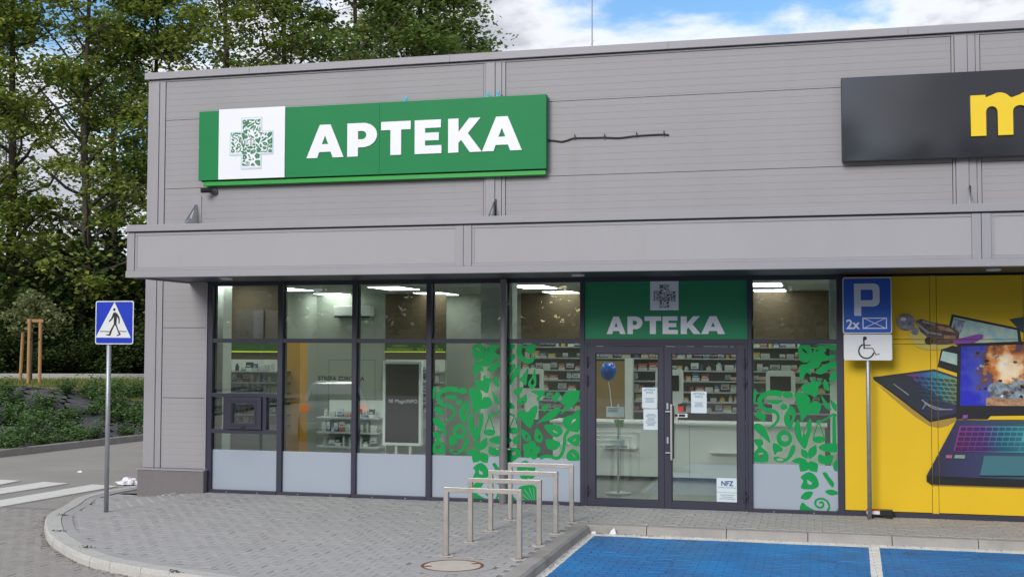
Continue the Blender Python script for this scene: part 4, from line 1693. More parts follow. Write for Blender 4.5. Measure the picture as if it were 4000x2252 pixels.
for x, z, w_ in ((-6.12, 6.03, .05), (-4.82, 6.03, .035), (-4.66, 6.045, .035)):
    b = MB()
    b.box(x, x + w_, FY + .03, FY + .05, 6.012, z + .03)
    b.box(x + .012, x + w_ + .02, FY + .025, FY + .045, z + .02, z + .06)
    b.build('tape', m_tape, gs)
MB().tube([(-9.6, -.06, 5.46), (-9.55, -.07, 5.47), (-9.53, -.06, 5.462)], .006, 6).build('cable_tie', m_litter, gs)

# ---- black sign with yellow letter
ks = thing('shop_sign', (3.2, -.1, 4.86), 'glossy black box sign with raised yellow letter at the right edge', 'sign')
MB().box(.30, 6.2, -.15, -.03, 4.862, 6.03).build('cabinet', m_gloss, ks, bevel=.012, seg=3)
arcp = lambda cx_, cz_, rx_, rz_, a0, a1, n_=10: [(cx_ + rx_ * math.cos(math.radians(a0 + (a1 - a0) * k_ / n_)), cz_ + rz_ * math.sin(math.radians(a0 + (a1 - a0) * k_ / n_))) for k_ in range(n_ + 1)]
mm = [(1.98, 5.14), (1.98, 5.69), (2.17, 5.69), (2.17, 5.655)] + arcp(2.345, 5.54, .165, .175, 120, 40, 6) + [(2.495, 5.64)] + arcp(2.70, 5.52, .18, .19, 125, 0, 9) \
    + [(2.88, 5.14), (2.69, 5.14), (2.69, 5.46)] + arcp(2.60, 5.46, .09, .075, 0, 180, 8)[1:-1] + [(2.51, 5.46), (2.51, 5.14), (2.32, 5.14), (2.32, 5.46)] \
    + arcp(2.245, 5.46, .072, .075, 0, 180, 8)[1:-1] + [(2.173, 5.46), (2.173, 5.14)]
link('letter', fill2d('letter', [mm], -.155, .05), m_lyellow, ks)

# ================================================================== yellow panels and their print
XJ = [(1.443, 1.527), (2.628, 2.712), (3.83, 3.91), (5.03, 5.11)]
ZJ = (2.352, 2.418)
YF = .02
cols = [(.302, 1.443), (1.527, 2.628), (2.712, 3.83), (3.91, 5.03), (5.11, 8.9)]
for a, c in cols:
    for z0, z1 in ((.072, ZJ[0]), (ZJ[1], 3.285)):
        MB().box(a + .003, c - .003, YF, YF + .05, z0 + .003, z1 - .003).build('yellow_panel', m_yellow, bld, bevel=.002, seg=1)
    MB().box(a + .003, c - .003, YF + .002, YF + .05, ZJ[0] + .003, ZJ[1] - .003).build('joint_strip', m_yellow, bld)
for a, c in XJ:
    MB().box(a + .003, c - .003, YF + .002, YF + .05, .03, 3.285).build('joint_strip', m_yellow, bld)
MB().box(.30, 8.9, YF + .012, YF + .2, 0, 3.3).build('panel_backing', m_dark, bld)
MB().box(.30, 8.9, .0, .05, -.012, .066).build('sill', m_frame, bld, bevel=.003)
SLX = [v for p in XJ for v in p][:4]
mural = MB().box(.31, .312, YF - .0005, YF + .001, .08, .082).build('printed_mural', m_yellow, bld)


def Mp(a, c):
    p = P(2850 + a / 1.158, 1000 + c / 1.158, YF)
    return (p.x, p.z)


def grad_mat(name, stops, axis='x', lo=1.2, hi=3.0, rough=.4, noise=0.0, nscale=3):
    M = bpy.data.materials.new(name)
    M.use_nodes = True
    t = M.node_tree
    bs_ = t.nodes['Principled BSDF']
    bs_.inputs['Roughness'].default_value = rough
    g = t.nodes.new('ShaderNodeNewGeometry')
    s_ = t.nodes.new('ShaderNodeSeparateXYZ')
    t.links.new(g.outputs['Position'], s_.inputs[0])
    mr = t.nodes.new('ShaderNodeMapRange')
    mr.inputs['From Min'].default_value = lo
    mr.inputs['From Max'].default_value = hi
    if isinstance(axis, tuple):            # distance from a centre
        vm = t.nodes.new('ShaderNodeVectorMath')
        vm.operation = 'DISTANCE'
        t.links.new(g.outputs['Position'], vm.inputs[0])
        vm.inputs[1].default_value = axis
        src = vm.outputs['Value']
    else:
        src = s_.outputs[0 if axis == 'x' else 2]
    if noise:
        nz = t.nodes.new('ShaderNodeTexNoise')
        nz.inputs['Scale'].default_value = nscale
        nz.inputs['Detail'].default_value = 7
        t.links.new(g.outputs['Position'], nz.inputs['Vector'])
        m1_ = t.nodes.new('ShaderNodeMath')
        m1_.operation = 'MULTIPLY_ADD'
        t.links.new(nz.outputs['Fac'], m1_.inputs[0])
        m1_.inputs[1].default_value = noise
        t.links.new(src, m1_.inputs[2])
        src = m1_.outputs[0]
    t.links.new(src, mr.inputs['Value'])
    cr_ = t.nodes.new('ShaderNodeValToRGB')
    el = cr_.color_ramp.elements
    el[0].position, el[0].color = stops[0][0], (*stops[0][1], 1)
    el[1].position, el[1].color = stops[-1][0], (*stops[-1][1], 1)
    for p_, c_ in stops[1:-1]:
        e_ = el.new(p_)
        e_.color = (*c_, 1)
    t.links.new(mr.outputs[0], cr_.inputs[0])
    t.links.new(cr_.outputs[0], bs_.inputs['Base Color'])
    return M


LAY = [0]


def decal(name, pts, mat, smooth=False, holes=()):
    LAY[0] += 1
    lp = [Mp(*q) for q in pts]
    if smooth:
        lp = cro(lp, 4)
    me = fill2d(name, [lp] + [[Mp(*q) for q in h_] for h_ in holes], YF - .0012 - LAY[0] * .00025)
    slots(me, SLX, ZJ)
    return link(name, me, mat, mural)


k_dark = grad_mat('print charcoal deck', [(0, (.012, .022, .016)), (.35, (.02, .022, .04)), (.6, (.035, .035, .10)), (1, (.03, .09, .11))], 'x', .7, 2.7)
k_black = pm('print black', (.008, .008, .010), rough=.45)
k_shadow = pm('print soft shade', (.36, .23, .03), rough=.5)
x_a, x_b = Mp(1020, 0)[0], Mp(1332, 0)[0]
k_keys = grad_mat('print keyboard glow', [(0, (.22, .03, .20)), (.35, (.17, .05, .30)), (.6, (.04, .24, .36)), (1, (.07, .36, .40))], 'x', x_a, x_b)
k_keys2 = grad_mat('print keyboard glow 2', [(0, (.2, .03, .06)), (.3, (.04, .07, .26)), (.6, (.03, .26, .30)), (1, (.25, .30, .07))], 'x', Mp(790, 0)[0], Mp(1040, 0)[0])
k_key = grad_mat('print key caps', [(0, (.05, .012, .06)), (.4, (.04, .02, .10)), (.7, (.015, .09, .13)), (1, (.03, .16, .18))], 'x', x_a, x_b)
k_key2 = grad_mat('print key caps 2', [(0, (.02, .01, .03)), (.5, (.012, .05, .09)), (1, (.07, .09, .03))], 'x', Mp(790, 0)[0], Mp(1040, 0)[0])
cxp = Mp(1262, 500)
k_fire = grad_mat('print glowing cloud', [(0, (.9, .8, .62)), (.22, (.85, .62, .35)), (.42, (.55, .16, .02)), (.55, (.10, .05, .05)), (.72, (.05, .07, .42)), (1, (.015, .02, .45))],
                  (cxp[0], YF, cxp[1]), .34, .98, noise=.72, nscale=6.5)
k_cyan = pm('print cyan picture', (.25, .5, .55), rough=.4, col2=(.55, .62, .45), vscale=9)
k_pict = pm('print busy picture', (.35, .45, .5), rough=.4, col2=(.05, .05, .06), vscale=11)
k_grey = pm('print grey metal', (.30, .30, .34), rough=.4, col2=(.09, .08, .12), vscale=14)
k_bronze = pm('print bronze and black', (.16, .09, .05), rough=.4, col2=(.02, .018, .03), vscale=13)
k_violet = pm('print violet haze', (.25, .06, .35), rough=.4)
k_line = pm('print grey line', (.22, .23, .27), rough=.4)
k_tan = pm('print tan', (.5, .33, .18), rough=.5, col2=(.28, .10, .04), vscale=12)
k_pale = pm('print pale highlight', (.75, .68, .55), rough=.5)
# soft printed shades below the computers
decal('printed_shade', [(662, 572), (905, 768), (1040, 735), (1040, 700), (905, 735)], k_shadow, True)
decal('printed_shade', [(900, 1020), (1340, 1038), (1340, 1052), (915, 1038)], k_shadow)
# rear computer
decal('printed_laptop', [(1005, 262), (1312, 326), (1322, 392), (1040, 400), (985, 345)], k_black)
decal('printed_screen', [(1014, 275), (1300, 334), (1306, 392), (1040, 392), (998, 342)], k_cyan)
decal('printed_picture', [(1016, 282), (1066, 292), (1046, 345), (1008, 330)], k_pict)
decal('printed_laptop', [(1264, 285), (1340, 272), (1340, 352), (1316, 340)], pm('print dark teal', (.02, .05, .06), rough=.4))
# second computer
decal('printed_laptop', [(962, 396), (1040, 410), (1040, 532), (940, 500)], k_black)
decal('printed_screen', [(964, 428), (1040, 444), (1040, 496), (952, 470)], k_cyan)
decal('printed_deck', [(648, 546), (925, 510), (1040, 548), (1040, 712), (906, 738)], k_dark)
decal('printed_edge', [(648, 546), (906, 736), (1040, 706), (1040, 724), (906, 750), (652, 558)], k_black)
decal('printed_glow', [(800, 536), (925, 520), (1034, 556), (1034, 672), (990, 664)], k_keys2)
for i in range(6):
    for j in range(8):
        a0, c0 = 806 + j * 27 + i * 13, 540 + i * 20 + j * 2.2
        if a0 < 1022 and c0 < 668:
            decal('printed_key', [(a0, c0), (a0 + 22, c0 + 2), (a0 + 32, c0 + 16), (a0 + 9, c0 + 14)], k_key2)
decal('printed_line', [(740, 578), (808, 628), (812, 625), (744, 576)], k_line)
for q in ([(868, 648), (905, 672), (960, 690), (1008, 692)], [(880, 662), (930, 690), (985, 692)], [(872, 690), (892, 660)]):
    lp = stroke(q, 5)
    decal('printed_emblem', lp, k_line)
r_pick = [k_line, k_tan, k_black]
# flying toy vehicle and ball
decal('printed_haze', [(812, 360), (870, 330), (1000, 340), (1040, 380), (960, 420), (860, 415)], pm('print pale haze', (.55, .46, .10), rough=.5), True)
decal('printed_ball', ell(796, 298, 42, 38, 24), k_grey)
decal('printed_ball', ell(838, 340, 18, 17, 16), k_grey)
decal('printed_vehicle', [(840, 292), (866, 284), (920, 300), (990, 312), (1040, 345), (1032, 392), (960, 398), (884, 392), (896, 368), (862, 340)], k_bronze)
for q in ([(872, 290), (930, 306), (926, 314), (870, 298)], [(936, 312), (1000, 326), (1020, 346), (948, 330)], [(900, 340), (960, 350), (958, 358), (902, 350)], [(968, 356), (1024, 360), (1020, 376), (972, 372)]):
    decal('printed_stripe', q, r_pick[len(q) % 2 + (q[0][0] > 930)])
decal('printed_highlight', ell(786, 284, 14, 9, 12), k_pale)
decal('printed_stripe', [(850, 300), (905, 345), (898, 352), (842, 308)], k_line)
decal('printed_wheel', ell(902, 382, 20, 18, 16), k_black)
decal('printed_haze', [(1010, 380), (1040, 372), (1130, 352), (1140, 372), (1046, 408)], k_violet, True)
# front computer
decal('printed_laptop', [(1030, 396), (1340, 384), (1340, 735), (1024, 734)], k_black)
decal('printed_screen', [(1046, 408), (1340, 398), (1340, 676), (1042, 674)], k_fire)
decal('printed_crate', [(1160, 640), (1255, 622), (1340, 626), (1340, 676), (1158, 675)], k_tan)
decal('printed_smoke', [(1166, 596), (1200, 570), (1260, 576), (1320, 560), (1340, 590), (1340, 640), (1200, 640)], k_pict, True)
r3 = random.Random(12)
for i in range(26):
    a0, c0 = r3.uniform(1120, 1325), r3.uniform(430, 640)
    sz = r3.uniform(4, 17)
    decal('printed_debris', [(a0 + sz * r3.uniform(.5, 1.2) * math.cos(k_ * 1.05), c0 + sz * .7 * r3.uniform(.5, 1.2) * math.sin(k_ * 1.05)) for k_ in range(6)], r3.choice([k_tan, k_pict, k_bronze, k_black, k_grey, k_pale]))
decal('printed_gap', [(1180, 722), (1340, 720), (1340, 738), (1164, 738)], m_yellow)
decal('printed_deck', [(1026, 738), (1340, 742), (1340, 1008), (890, 990)], k_dark)
decal('printed_edge', [(890, 990), (1340, 1008), (1340, 1042), (908, 1028), (890, 1016)], k_black)
decal('printed_glow', [(1040, 766), (1340, 768), (1340, 882), (1012, 878)], k_keys)
for i in range(5):
    for j in range(11):
        a0 = 1046 - i * 6 + j * 29
        c0 = 772 + i * 22
        if a0 < 1322:
            w_ = 25 if not (i == 4 and 4 <= j < 9) else 29
            decal('printed_key', [(a0, c0), (a0 + w_, c0 + .6), (a0 + w_ - 2, c0 + 17), (a0 - 3, c0 + 16.5)], k_key)
decal('printed_line', [(1020, 878), (1340, 884), (1340, 887), (1019, 881)], k_keys)
decal('printed_touchpad', [(1150, 900), (1340, 902), (1340, 990), (1130, 988)], pm('print touchpad', (.05, .16, .19), rough=.4))
decal('printed_line', [(1128, 989), (1340, 992), (1340, 994), (1128, 991)], k_black)
decal('printed_sticker', [(978, 896), (1006, 897), (1004, 912), (976, 910)], pm('print pink', (.35, .12, .2), rough=.4))
decal('printed_sticker', [(1018, 896), (1064, 897), (1062, 913), (1014, 911)], pm('print grey green', (.2, .3, .22), rough=.4))
decal('printed_hinge', [(1055, 716), (1076, 716), (1074, 732), (1052, 732)], k_violet)

# ================================================================== inside the shop
IX0, IX1, IY1 = -10.4, .28, 7.5
MB().box(IX0, IX1, .14, IY1, -.02, .004).build('interior_floor', m_ifloor, bld)
MB().box(IX0, IX1, .14, IY1, 3.4, 3.418).build('interior_ceiling', m_iceil, bld)
MB().box(IX0, IX1, IY1, IY1 + .1, 0, 3.4).build('interior_wall', m_iwall, bld)
MB().box(IX0 - .05, IX0, .31, IY1, 0, 3.4).build('interior_wall', m_iwall, bld)
MB().box(IX1, IX1 + .05, .22, IY1, 0, 3.4).build('interior_wall', m_iwall, bld)
MB().box(-5.06, -4.56, .5, .8, 0, 3.4).build('column', m_furn, bld)
MB().box(.12, .27, .5, .8, 0, 3.4).build('column', m_furn, bld)
a, c = P(846, 1200, 1.2), P(873, 1200, 1.2)
MB().box(a.x, c.x, 1.2, 1.5, 0, 3.4).build('column', m_furn, bld)
LL = ['left', 'second', 'middle', 'fourth', 'right']
for i, x in enumerate((-9.95, -7.75, -5.05, -2.9, -.95)):
    for y, rw in ((1.45, 'added unseen window'), (4.0, 'middle'), (6.55, 'rear')):  # window row is unseen, added to brighten the gondola and screen stand
        t = thing('ceiling_light', (x, y, 3.4), 'lit white ceiling panel, %s of the %s row inside the pharmacy' % (LL[i], rw), 'ceiling light', 'ceiling lights in the pharmacy')
        MB().box(-.33, .33, -.62, .62, -.022, -.002).build('light_frame', m_white, t, True)
        MB().box(-.30, .30, -.59, .59, -.030, -.0225).build('diffuser', m_lamp, t, True)

GB = [1, 6, 0, 0, 8, 0, 8, 2, 3, 0, 5]
gbox_m = []
for i_, gm in enumerate(GOODS):
    b = MB()
    cut = .3 + .04 * (i_ % 4)
    b.box(-.5, .5, -.5, .5, 0, cut)
    b.box(-.5, .5, -.5, .5, cut, 1)
    b.box(-.36, .3, -.515, -.501, cut + .12, cut + .26)
    q = b.mesh('goods')
    for m_ in (gm, GOODS[GB[i_]]):
        q.materials.append(m_)
    q.polygons.foreach_set('material_index', np.array([1] * 6 + [0] * 6 + [1] * 6, np.int32))
    gbox_m.append(q)
cylm = MB().tube([(0, 0, 0), (0, 0, .72), (0, 0, .78), (0, 0, 1)], [.5, .5, .28, .28], 10).mesh('goods', smooth=False)
gcyl_m = []
for gm in GOODS:
    q = cylm.copy()
    q.materials.append(gm)
    gcyl_m.append(q)
grs = random.Random(99)
NG = [0]


GNAME = ['white', 'pale grey', 'red', 'blue', 'green', 'ochre', 'black', 'cream', 'white', 'purple']


def stock(x0, x1, y, z, hmax, label, group, pal=None, dens=.9, w=(.05, .13)):
    x = x0 + .02
    while x < x1 - .05:
        ww = grs.uniform(*w)
        if grs.random() < dens and x + ww < x1:
            i = grs.choice(pal) if pal else grs.randrange(len(GOODS))
            cyl = grs.random() < .2
            o = bpy.data.objects.new('medicine_bottle' if cyl else 'carton', (gcyl_m if cyl else gbox_m)[i])
            COL.objects.link(o)
            hh = hmax * grs.uniform(.45, .92)
            o.location = (x + ww / 2, y + grs.uniform(-.02, .02), z)
            o.scale = (ww * .6 if cyl else ww * .94, .06, hh)
            o.rotation_euler = (0, 0, grs.uniform(-.12, .12))
            tag(o, GNAME[i] + (' bottle ' if cyl else ' product carton ') + label, 'bottle' if cyl else 'box', ('bottles ' if cyl else 'cartons ') + group)
            NG[0] += 1
        x += ww + grs.uniform(0, .03)


def shelf_unit(x0, x1, yb, depth, zs_, zt, label, back=None):
    t = thing('shelf_unit', ((x0 + x1) / 2, yb, 0), label, 'shelf')
    MB().box(x0, x1, yb, yb + .02, 0, zt).build('back_panel', back or m_furn, t)
    for z in zs_:
        MB().box(x0 + .012, x1 - .012, yb - depth, yb - .001, z - .022, z).build('shelf', m_shelf, t)
    for x in (x0, x1 - .01):
        MB().box(x, x + .01, yb - .04, yb - .0005, 0, zt).build('upright', m_shelf, t)
    return t


def banner(x0, x1, y, z0, z1, label, words, nrep=2):
    t = thing('banner', ((x0 + x1) / 2, y, z0), label, 'banner')
    MB().box(x0, x1, y, y + .01, z0, z1).build('board', m_banner, t)
    MB().box(x0, x1, y - .012, y - .001, z0 - .016, z0 + .006).build('light_strip', m_lime, t)
    for k_ in range(nrep):
        cx_ = x0 + (x1 - x0) * (k_ + .5) / nrep
        zz_ = z1 - .085
        for wd_, sz in words:
            link('writing', text_mesh(wd_, sz, cx_, zz_, y - .003, bold=.001), m_bwrite, t)
            zz_ -= .075
    return t


# left display wall
yb = 2.3
qx = lambda v, y_: P(780 + v / 3.152, 1400, y_).x
qz = lambda v, y_: P(1000, 1300 + v / 3.152, y_).z
xa, xb_ = qx(285, yb), qx(1062, yb)
zsh = [qz(v, yb - .1) for v in (465, 600, 722, 855, 990, 1120)] + [.3]
shelf_unit(xa, xb_, yb, .3, zsh, qz(325, yb), 'white wall shelves stocked with cosmetics behind the leftmost window')
MB().box(xa, xb_, yb, yb + .02, qz(325, yb) + .001, 3.38).build('brown_panel', m_brown, bld)
banner(xa, xb_, yb - .03, qz(225, yb), qz(118, yb), 'dark green header board with lime light line above the left shelves', [], 0)
for k_, z in enumerate(zsh[:-1]):
    stock(xa + .05, xb_ - .05, yb - .15, z, .17, 'on %s shelf behind the leftmost window' % ('the top', 'the second', 'the third', 'the fourth', 'the fifth', 'the sixth')[k_], 'on the left shelves', [0, 1, 3, 6, 7, 8, 0, 8])
MB().box(P(1118, 1400, yb).x, P(1174, 1400, yb).x, yb - .02, yb + .3, 0, 2.40).build('orange_glow_panel', m_orange, bld)  # plain panel, the orange glow on it is put into its colour
for z in zsh[:6]:
    MB().box(P(1112, 1400, yb).x, P(1139, 1400, yb).x, yb - .3, yb - .025, z - .035, z).build('shelf_bracket', m_black, bld)
a, c = P(916, 1330, yb - .03), P(1030, 1206, yb - .03)
MB().box(a.x, c.x, yb - .03, yb - .002, a.z, c.z).build('dark_square', pm('dark grey square', (.11, .09, .085), rough=.6), bld)  # thin dark square slab in front of the brown panel
# rear white wall with writing
yr = 6.5
MB().box(P(1156, 1400, yr).x - .4, P(1503, 1400, yr).x, yr, yr + .05, 0, 3.38).build('interior_wall', m_iwall, bld)
link('wall_writing', text_mesh('STREFA ZDROWIA', .125, P(1440, 1482, yr).x - .62, P(1440, 1486, yr).z, yr - .004, bold=.004), m_black, bld)
b = MB()
x0, x1, z1 = P(1284, 1404, yr).x, P(1467, 1404, yr).x, P(1400, 1404, yr).z
for q in ((x0, x0 + .012, .2, z1), (x1 - .012, x1, .2, z1), (x0, x1, z1 - .012, z1)):
    b.box(q[0], q[1], yr - .004, yr - .001, q[2], q[3])
b.build('wall_groove', m_ink, bld)
a, c = P(1300, 1240, 6.25), P(1446, 1192, 6.25)
t = thing('air_conditioner', ((a.x + c.x) / 2, 6.4, a.z), 'white wall-mounted air conditioner high on the rear wall', 'air conditioner')
MB().box(a.x, c.x, 6.27, 6.495, a.z + .03, c.z).build('casing', m_furn, t, bevel=.02)
MB().box(a.x + .03, c.x - .03, 6.25, 6.30, a.z, a.z + .028).build('outlet', m_dark, t)
# shelves with the diabetes banner
xa, xb_ = P(1505, 1400, yr).x, P(1742, 1400, yr).x
bz = lambda v: P(1600, 1320 + v / 4.4414, yr).z
zsh = [bz(v) for v in (570, 750, 930, 1100, 1260)] + [.6, .3]
shelf_unit(xa, xb_, yr, .3, zsh, bz(370), 'white shelves below the diabetes banner behind the screen stand')
MB().box(xa, xb_, yr, yr + .02, bz(370) + .001, 3.38).build('brown_panel', m_brown, bld)
banner(xa, xb_, yr - .03, bz(232), bz(80), 'dark green banner reading CUKRZYCA POD KONTROL\u0104 twice', [('CUKRZYCA', .062), ('POD KONTROL\u0104', .072)], 2)
for k_, z in enumerate(zsh[:5]):
    stock(xa + .05, xb_ - .05, yr - .15, z, .2, 'on the %s white shelf behind the screen stand' % ('top', 'second', 'third', 'fourth', 'fifth')[k_], 'on the middle shelves', [0, 1, 8, 6, 7])
# long dispensary shelves behind the counter
y2 = 6.7
xa, xb_ = P(2035, 1400, y2).x, .2
dz_ = lambda v: P(2600, 1050 + v / 1.449, y2).z
zsh = [dz_(v) for v in (440, 503, 572, 630, 690, 745, 800)]
shelf_unit(xa, xb_, y2, .32, zsh, dz_(415), 'long dispensary shelves full of medicine boxes behind the counter', pm('dark shelf back', (.07, .075, .07), rough=.7))
MB().box(xa, xb_, y2, y2 + .02, dz_(415) + .001, 3.38).build('brown_panel', m_brown, bld)
MB().box(xa, xb_, y2 - .05, y2 - .03, dz_(418), dz_(411)).build('light_strip', m_lime, bld)
for k_, z in enumerate(zsh):
    stock(xa + .06, xb_ - .05, y2 - .16, z, .17, 'on the %s long shelf behind the counter' % ('top', 'second', 'third', 'fourth', 'fifth', 'sixth', 'lowest')[k_], 'on the dispensary shelves',
          [0, 1, 2, 2, 7, 8, 3, 5] if k_ in (2, 3, 4) else [0, 1, 8, 7, 5, 3], .86, (.09, .2))
MB().box(P(2330, 1400, 6.3).x, P(2442, 1400, 6.3).x, 6.3, 6.36, 0, dz_(520)).build('brown_door', pm('ochre door', (.30, .19, .06), rough=.5, var=.1, vscale=3), bld)
MB().box(P(2442, 1400, 6.25).x, P(2472, 1400, 6.25).x, 6.2, 6.4, 0, dz_(505)).build('door_post', m_furn, bld)
# counter
ct = thing('sales_counter', (-2.2, 3.8, 0), 'long white pharmacy sales counter across the shop behind the doors', 'counter')
MB().box(-4.6, .05, 3.55, 4.15, .06, .96).build('counter_body', m_furn, ct, bevel=.004)
MB().box(-4.64, .09, 3.48, 4.2, .961, 1.0).build('counter_top', m_furn, ct, bevel=.006)
MB().box(-4.58, .03, 3.6, 4.1, .0, .059).build('counter_base', m_dark, ct)
for x0, x1, z in ((-1.85, -.9, .52), (-3.7, -3.1, .56)):
    MB().box(x0, x1, 3.40, 3.548, z - .02, z).build('ledge', m_furn, ct)
for x in (-3.4, -2.2, -1.0):
    MB().box(x - .003, x + .003, 3.546, 3.5495, .07, .95).build('panel_joint', m_ink, ct)
for (px0, px1, py0, py1), nm in (((2030, 2122, 1438, 1518), 'seen behind the green window pattern'), ((2560, 2668, 1443, 1530), 'behind the door handle'), ((2992, 3106, 1446, 1530), 'behind the right-hand window')):
    a, c = P(px0, py1, 3.7), P(px1, py0, 3.7)
    t = thing('sales_terminal', ((a.x + c.x) / 2, 3.7, 1.0), 'white rounded till screen with black display on the counter, ' + nm, 'till', 'tills on the counter')
    MB().prism(rrect(a.x, c.x, a.z - .2, c.z, .07), 3.7, 3.76).build('housing', m_furn, t)
    MB().box(a.x + .07, c.x - .07, 3.69, 3.699, a.z + .02, c.z - .1).build('display', m_screen, t)
    MB().box(a.x + .1, c.x - .1, 3.7, 3.76, 1.001, a.z - .2).build('stand', m_furn, t)
# product gondola
yg = 2.0
g0, g1 = P(1255, 1600, yg).x, P(1496, 1600, yg).x
zg = [P(1300, v, yg).z for v in (1625, 1682, 1737)]
t = thing('gondola', ((g0 + g1) / 2, yg, 0), 'low white gondola with three stocked shelves left of the screen stand', 'shelf')
MB().box(g0 + .1, g1, yg + .12, yg + .16, .05, P(1300, 1562, yg).z).build('back_panel', m_furn, t)
for z in zg:
    MB().box(g0, g1, yg - .2, yg + .119, z - .03, z).build('shelf', m_shelf, t, bevel=.004)
MB().box(g0 + .02, g1, yg - .2, yg + .3, 0.004, .1).build('base', m_furn, t)
for k_, z in enumerate(zg):
    stock(g0 + .03, g1 - .03, yg - .06, z, .2, 'on the %s shelf of the low white gondola' % ('top', 'middle', 'bottom')[k_], 'on the low gondola', [0, 0, 1, 8, 7, 2, 3, 6, 4, 8], .97, (.05, .12))
# digital screen stand
t = thing('screen_stand', (-6.61, 1.3, 0), 'upright black advertising screen in a white frame behind the third window', 'screen')
b = MB()
for q in ((-6.945, -6.90, .69, 2.06), (-6.325, -6.28, .69, 2.06), (-6.90, -6.325, .69, .735), (-6.90, -6.325, 2.012, 2.06)):
    b.box(q[0], q[1], 1.28, 1.36, q[2], q[3])
b.build('screen_frame', m_white, t, bevel=.004)
MB().box(-6.90, -6.325, 1.30, 1.34, .735, 2.012).build('display', m_screen, t)
link('display_writing', text_mesh('\u039d\u0399 MagicINFO', .085, -6.6, 1.38, 1.298), pm('grey screen writing', (.4, .42, .45), rough=.4, emit=(.5, .52, .56), estr=.25), t)
for x in (-6.72, -6.48):
    MB().tube([(x, 1.33, 0.01), (x, 1.33, .69)], .025, 12).build('leg', m_white, t)
MB().box(-6.9, -6.3, 1.1, 1.6, .004, .02).build('foot_plate', m_white, t)
# balloon and leaflet stand
t = thing('balloon', (-3.25, 1.5, 1.78), 'round blue balloon on a string behind the left door glass', 'balloon')
rings = []
for k_ in range(15):
    a = math.pi * k_ / 14
    r_ = .128 * math.sin(a) ** .9 * (1 - .10 * math.cos(a) * -1 if a > 1.57 else 1)
    zc = 1.915 + .145 * math.cos(a)
    rings.append([(-3.25 + max(r_, .002) * math.cos(q), 1.5 + max(r_, .002) * math.sin(q), zc) for q in [2 * math.pi * j / 22 for j in range(22)]])
MB().loft(rings).build('balloon_body', m_balloon, t, smooth=True)
MB().tube([(-3.25, 1.5, 1.775), (-3.24, 1.5, 1.76)], [.004, .014], 8).build('knot', m_balloon, t)
MB().tube([(-3.25, 1.5, 1.77), (-3.225, 1.5, 1.6), (-3.2, 1.5, 1.36)], .006, 5).build('string', m_furn, t)
t = thing('leaflet_stand', (-3.1, 1.5, 0), 'slim grey leaflet stand with papers behind the left door glass', 'stand')
MB().tube([(-3.1, 1.52, .01), (-3.1, 1.52, 1.4)], .016, 8).build('pole', m_shelf, t)
MB().box(-3.28, -3.0, 1.48, 1.505, 1.2, 1.36).build('leaflet', m_paper, t)
b = MB()
for z in (1.33, 1.305, 1.28):
    b.box(-3.26, -3.1, 1.476, 1.479, z, z + .014)
b.build('leaflet_lines', m_ink, t)
MB().prism([(-3.16, 1.16), (-3.0, 1.16), (-3.02, 1.05), (-3.13, 1.05)], 1.47, 1.50).build('leaflet_pocket', pm('green card', (.10, .25, .05), rough=.5), t)
MB().box(-3.3, -2.95, 1.46, 1.5, .72, .76).build('tray', m_shelf, t)
MB().box(-3.22, -2.98, 1.455, 1.46, .76, .86).build('leaflet', m_pict if 'm_pict' in globals() else m_paper, t)
MB().tube([(-3.1, 1.52, .004), (-3.1, 1.52, .02)], .2, 18).build('base', m_shelf, t)

# ================================================================== street furniture
# bicycle racks
for i, y in enumerate((-4.41, -3.46, -2.555, -1.575)):
    lab = ['nearest stainless steel bicycle rack, beside the manhole cover', 'second nearest stainless steel bicycle rack',
           'third nearest stainless steel bicycle rack', 'farthest stainless steel bicycle rack, closest to the shop window'][i]
    t = thing('bicycle_rack', (-3.63, y, 0), lab, 'bike rack', 'bicycle racks in front of the pharmacy', rnd.uniform(-.012, .012))
    w, hgt, s_ = .42, .757, .027
    for sx_ in (-1, 1):
        b = MB()
        x = sx_ * w
        top_o, top_i = hgt, hgt - 2 * s_
        # mitred leg
        xo, xi = x + sx_ * s_, x - sx_ * s_
        b.loft([[(xo, -s_, -.02), (xi, -s_, -.02), (xi, s_, -.02), (xo, s_, -.02)], [(xo, -s_, top_o), (xi, -s_, top_i), (xi, s_, top_i), (xo, s_, top_o)]])
        b.build('leg', m_steel, t, True, bevel=.003)
        lp = [(x + math.cos(a_) * rnd.uniform(.07, .125), math.sin(a_) * rnd.uniform(.06, .11)) for a_ in [2 * math.pi * k_ / 14 for k_ in range(14)]]
        MB().loft([[(u_, v_, z_) for u_, v_ in lp] for z_ in (-.003, .005)]).build('mortar_patch', pm('rack foot mortar', (.55, .52, .48), rough=.9, var=.25, vscale=30), t, True)
        MB().box(x - .04, x + .04, -.04, .04, .005, .012).build('weld_collar', pm('weld rust', (.30, .22, .15), rough=.7, metal=.4, var=.3, vscale=60), t, True)
    b = MB()
    xo, xi = w + s_, w - s_
    g_ = .0015
    b.loft([[(-xo + g_, -s_, hgt), (-xi + g_, -s_, hgt - 2 * s_), (-xi + g_, s_, hgt - 2 * s_), (-xo + g_, s_, hgt)],
            [(xo - g_, -s_, hgt), (xi - g_, -s_, hgt - 2 * s_), (xi - g_, s_, hgt - 2 * s_), (xo - g_, s_, hgt)]])
    b.build('top_rail', m_steel, t, True, bevel=.003)

# manhole
t = thing('manhole_cover', MHC, 'round concrete-filled manhole cover with a rusty iron rim in the pavement', 'manhole')


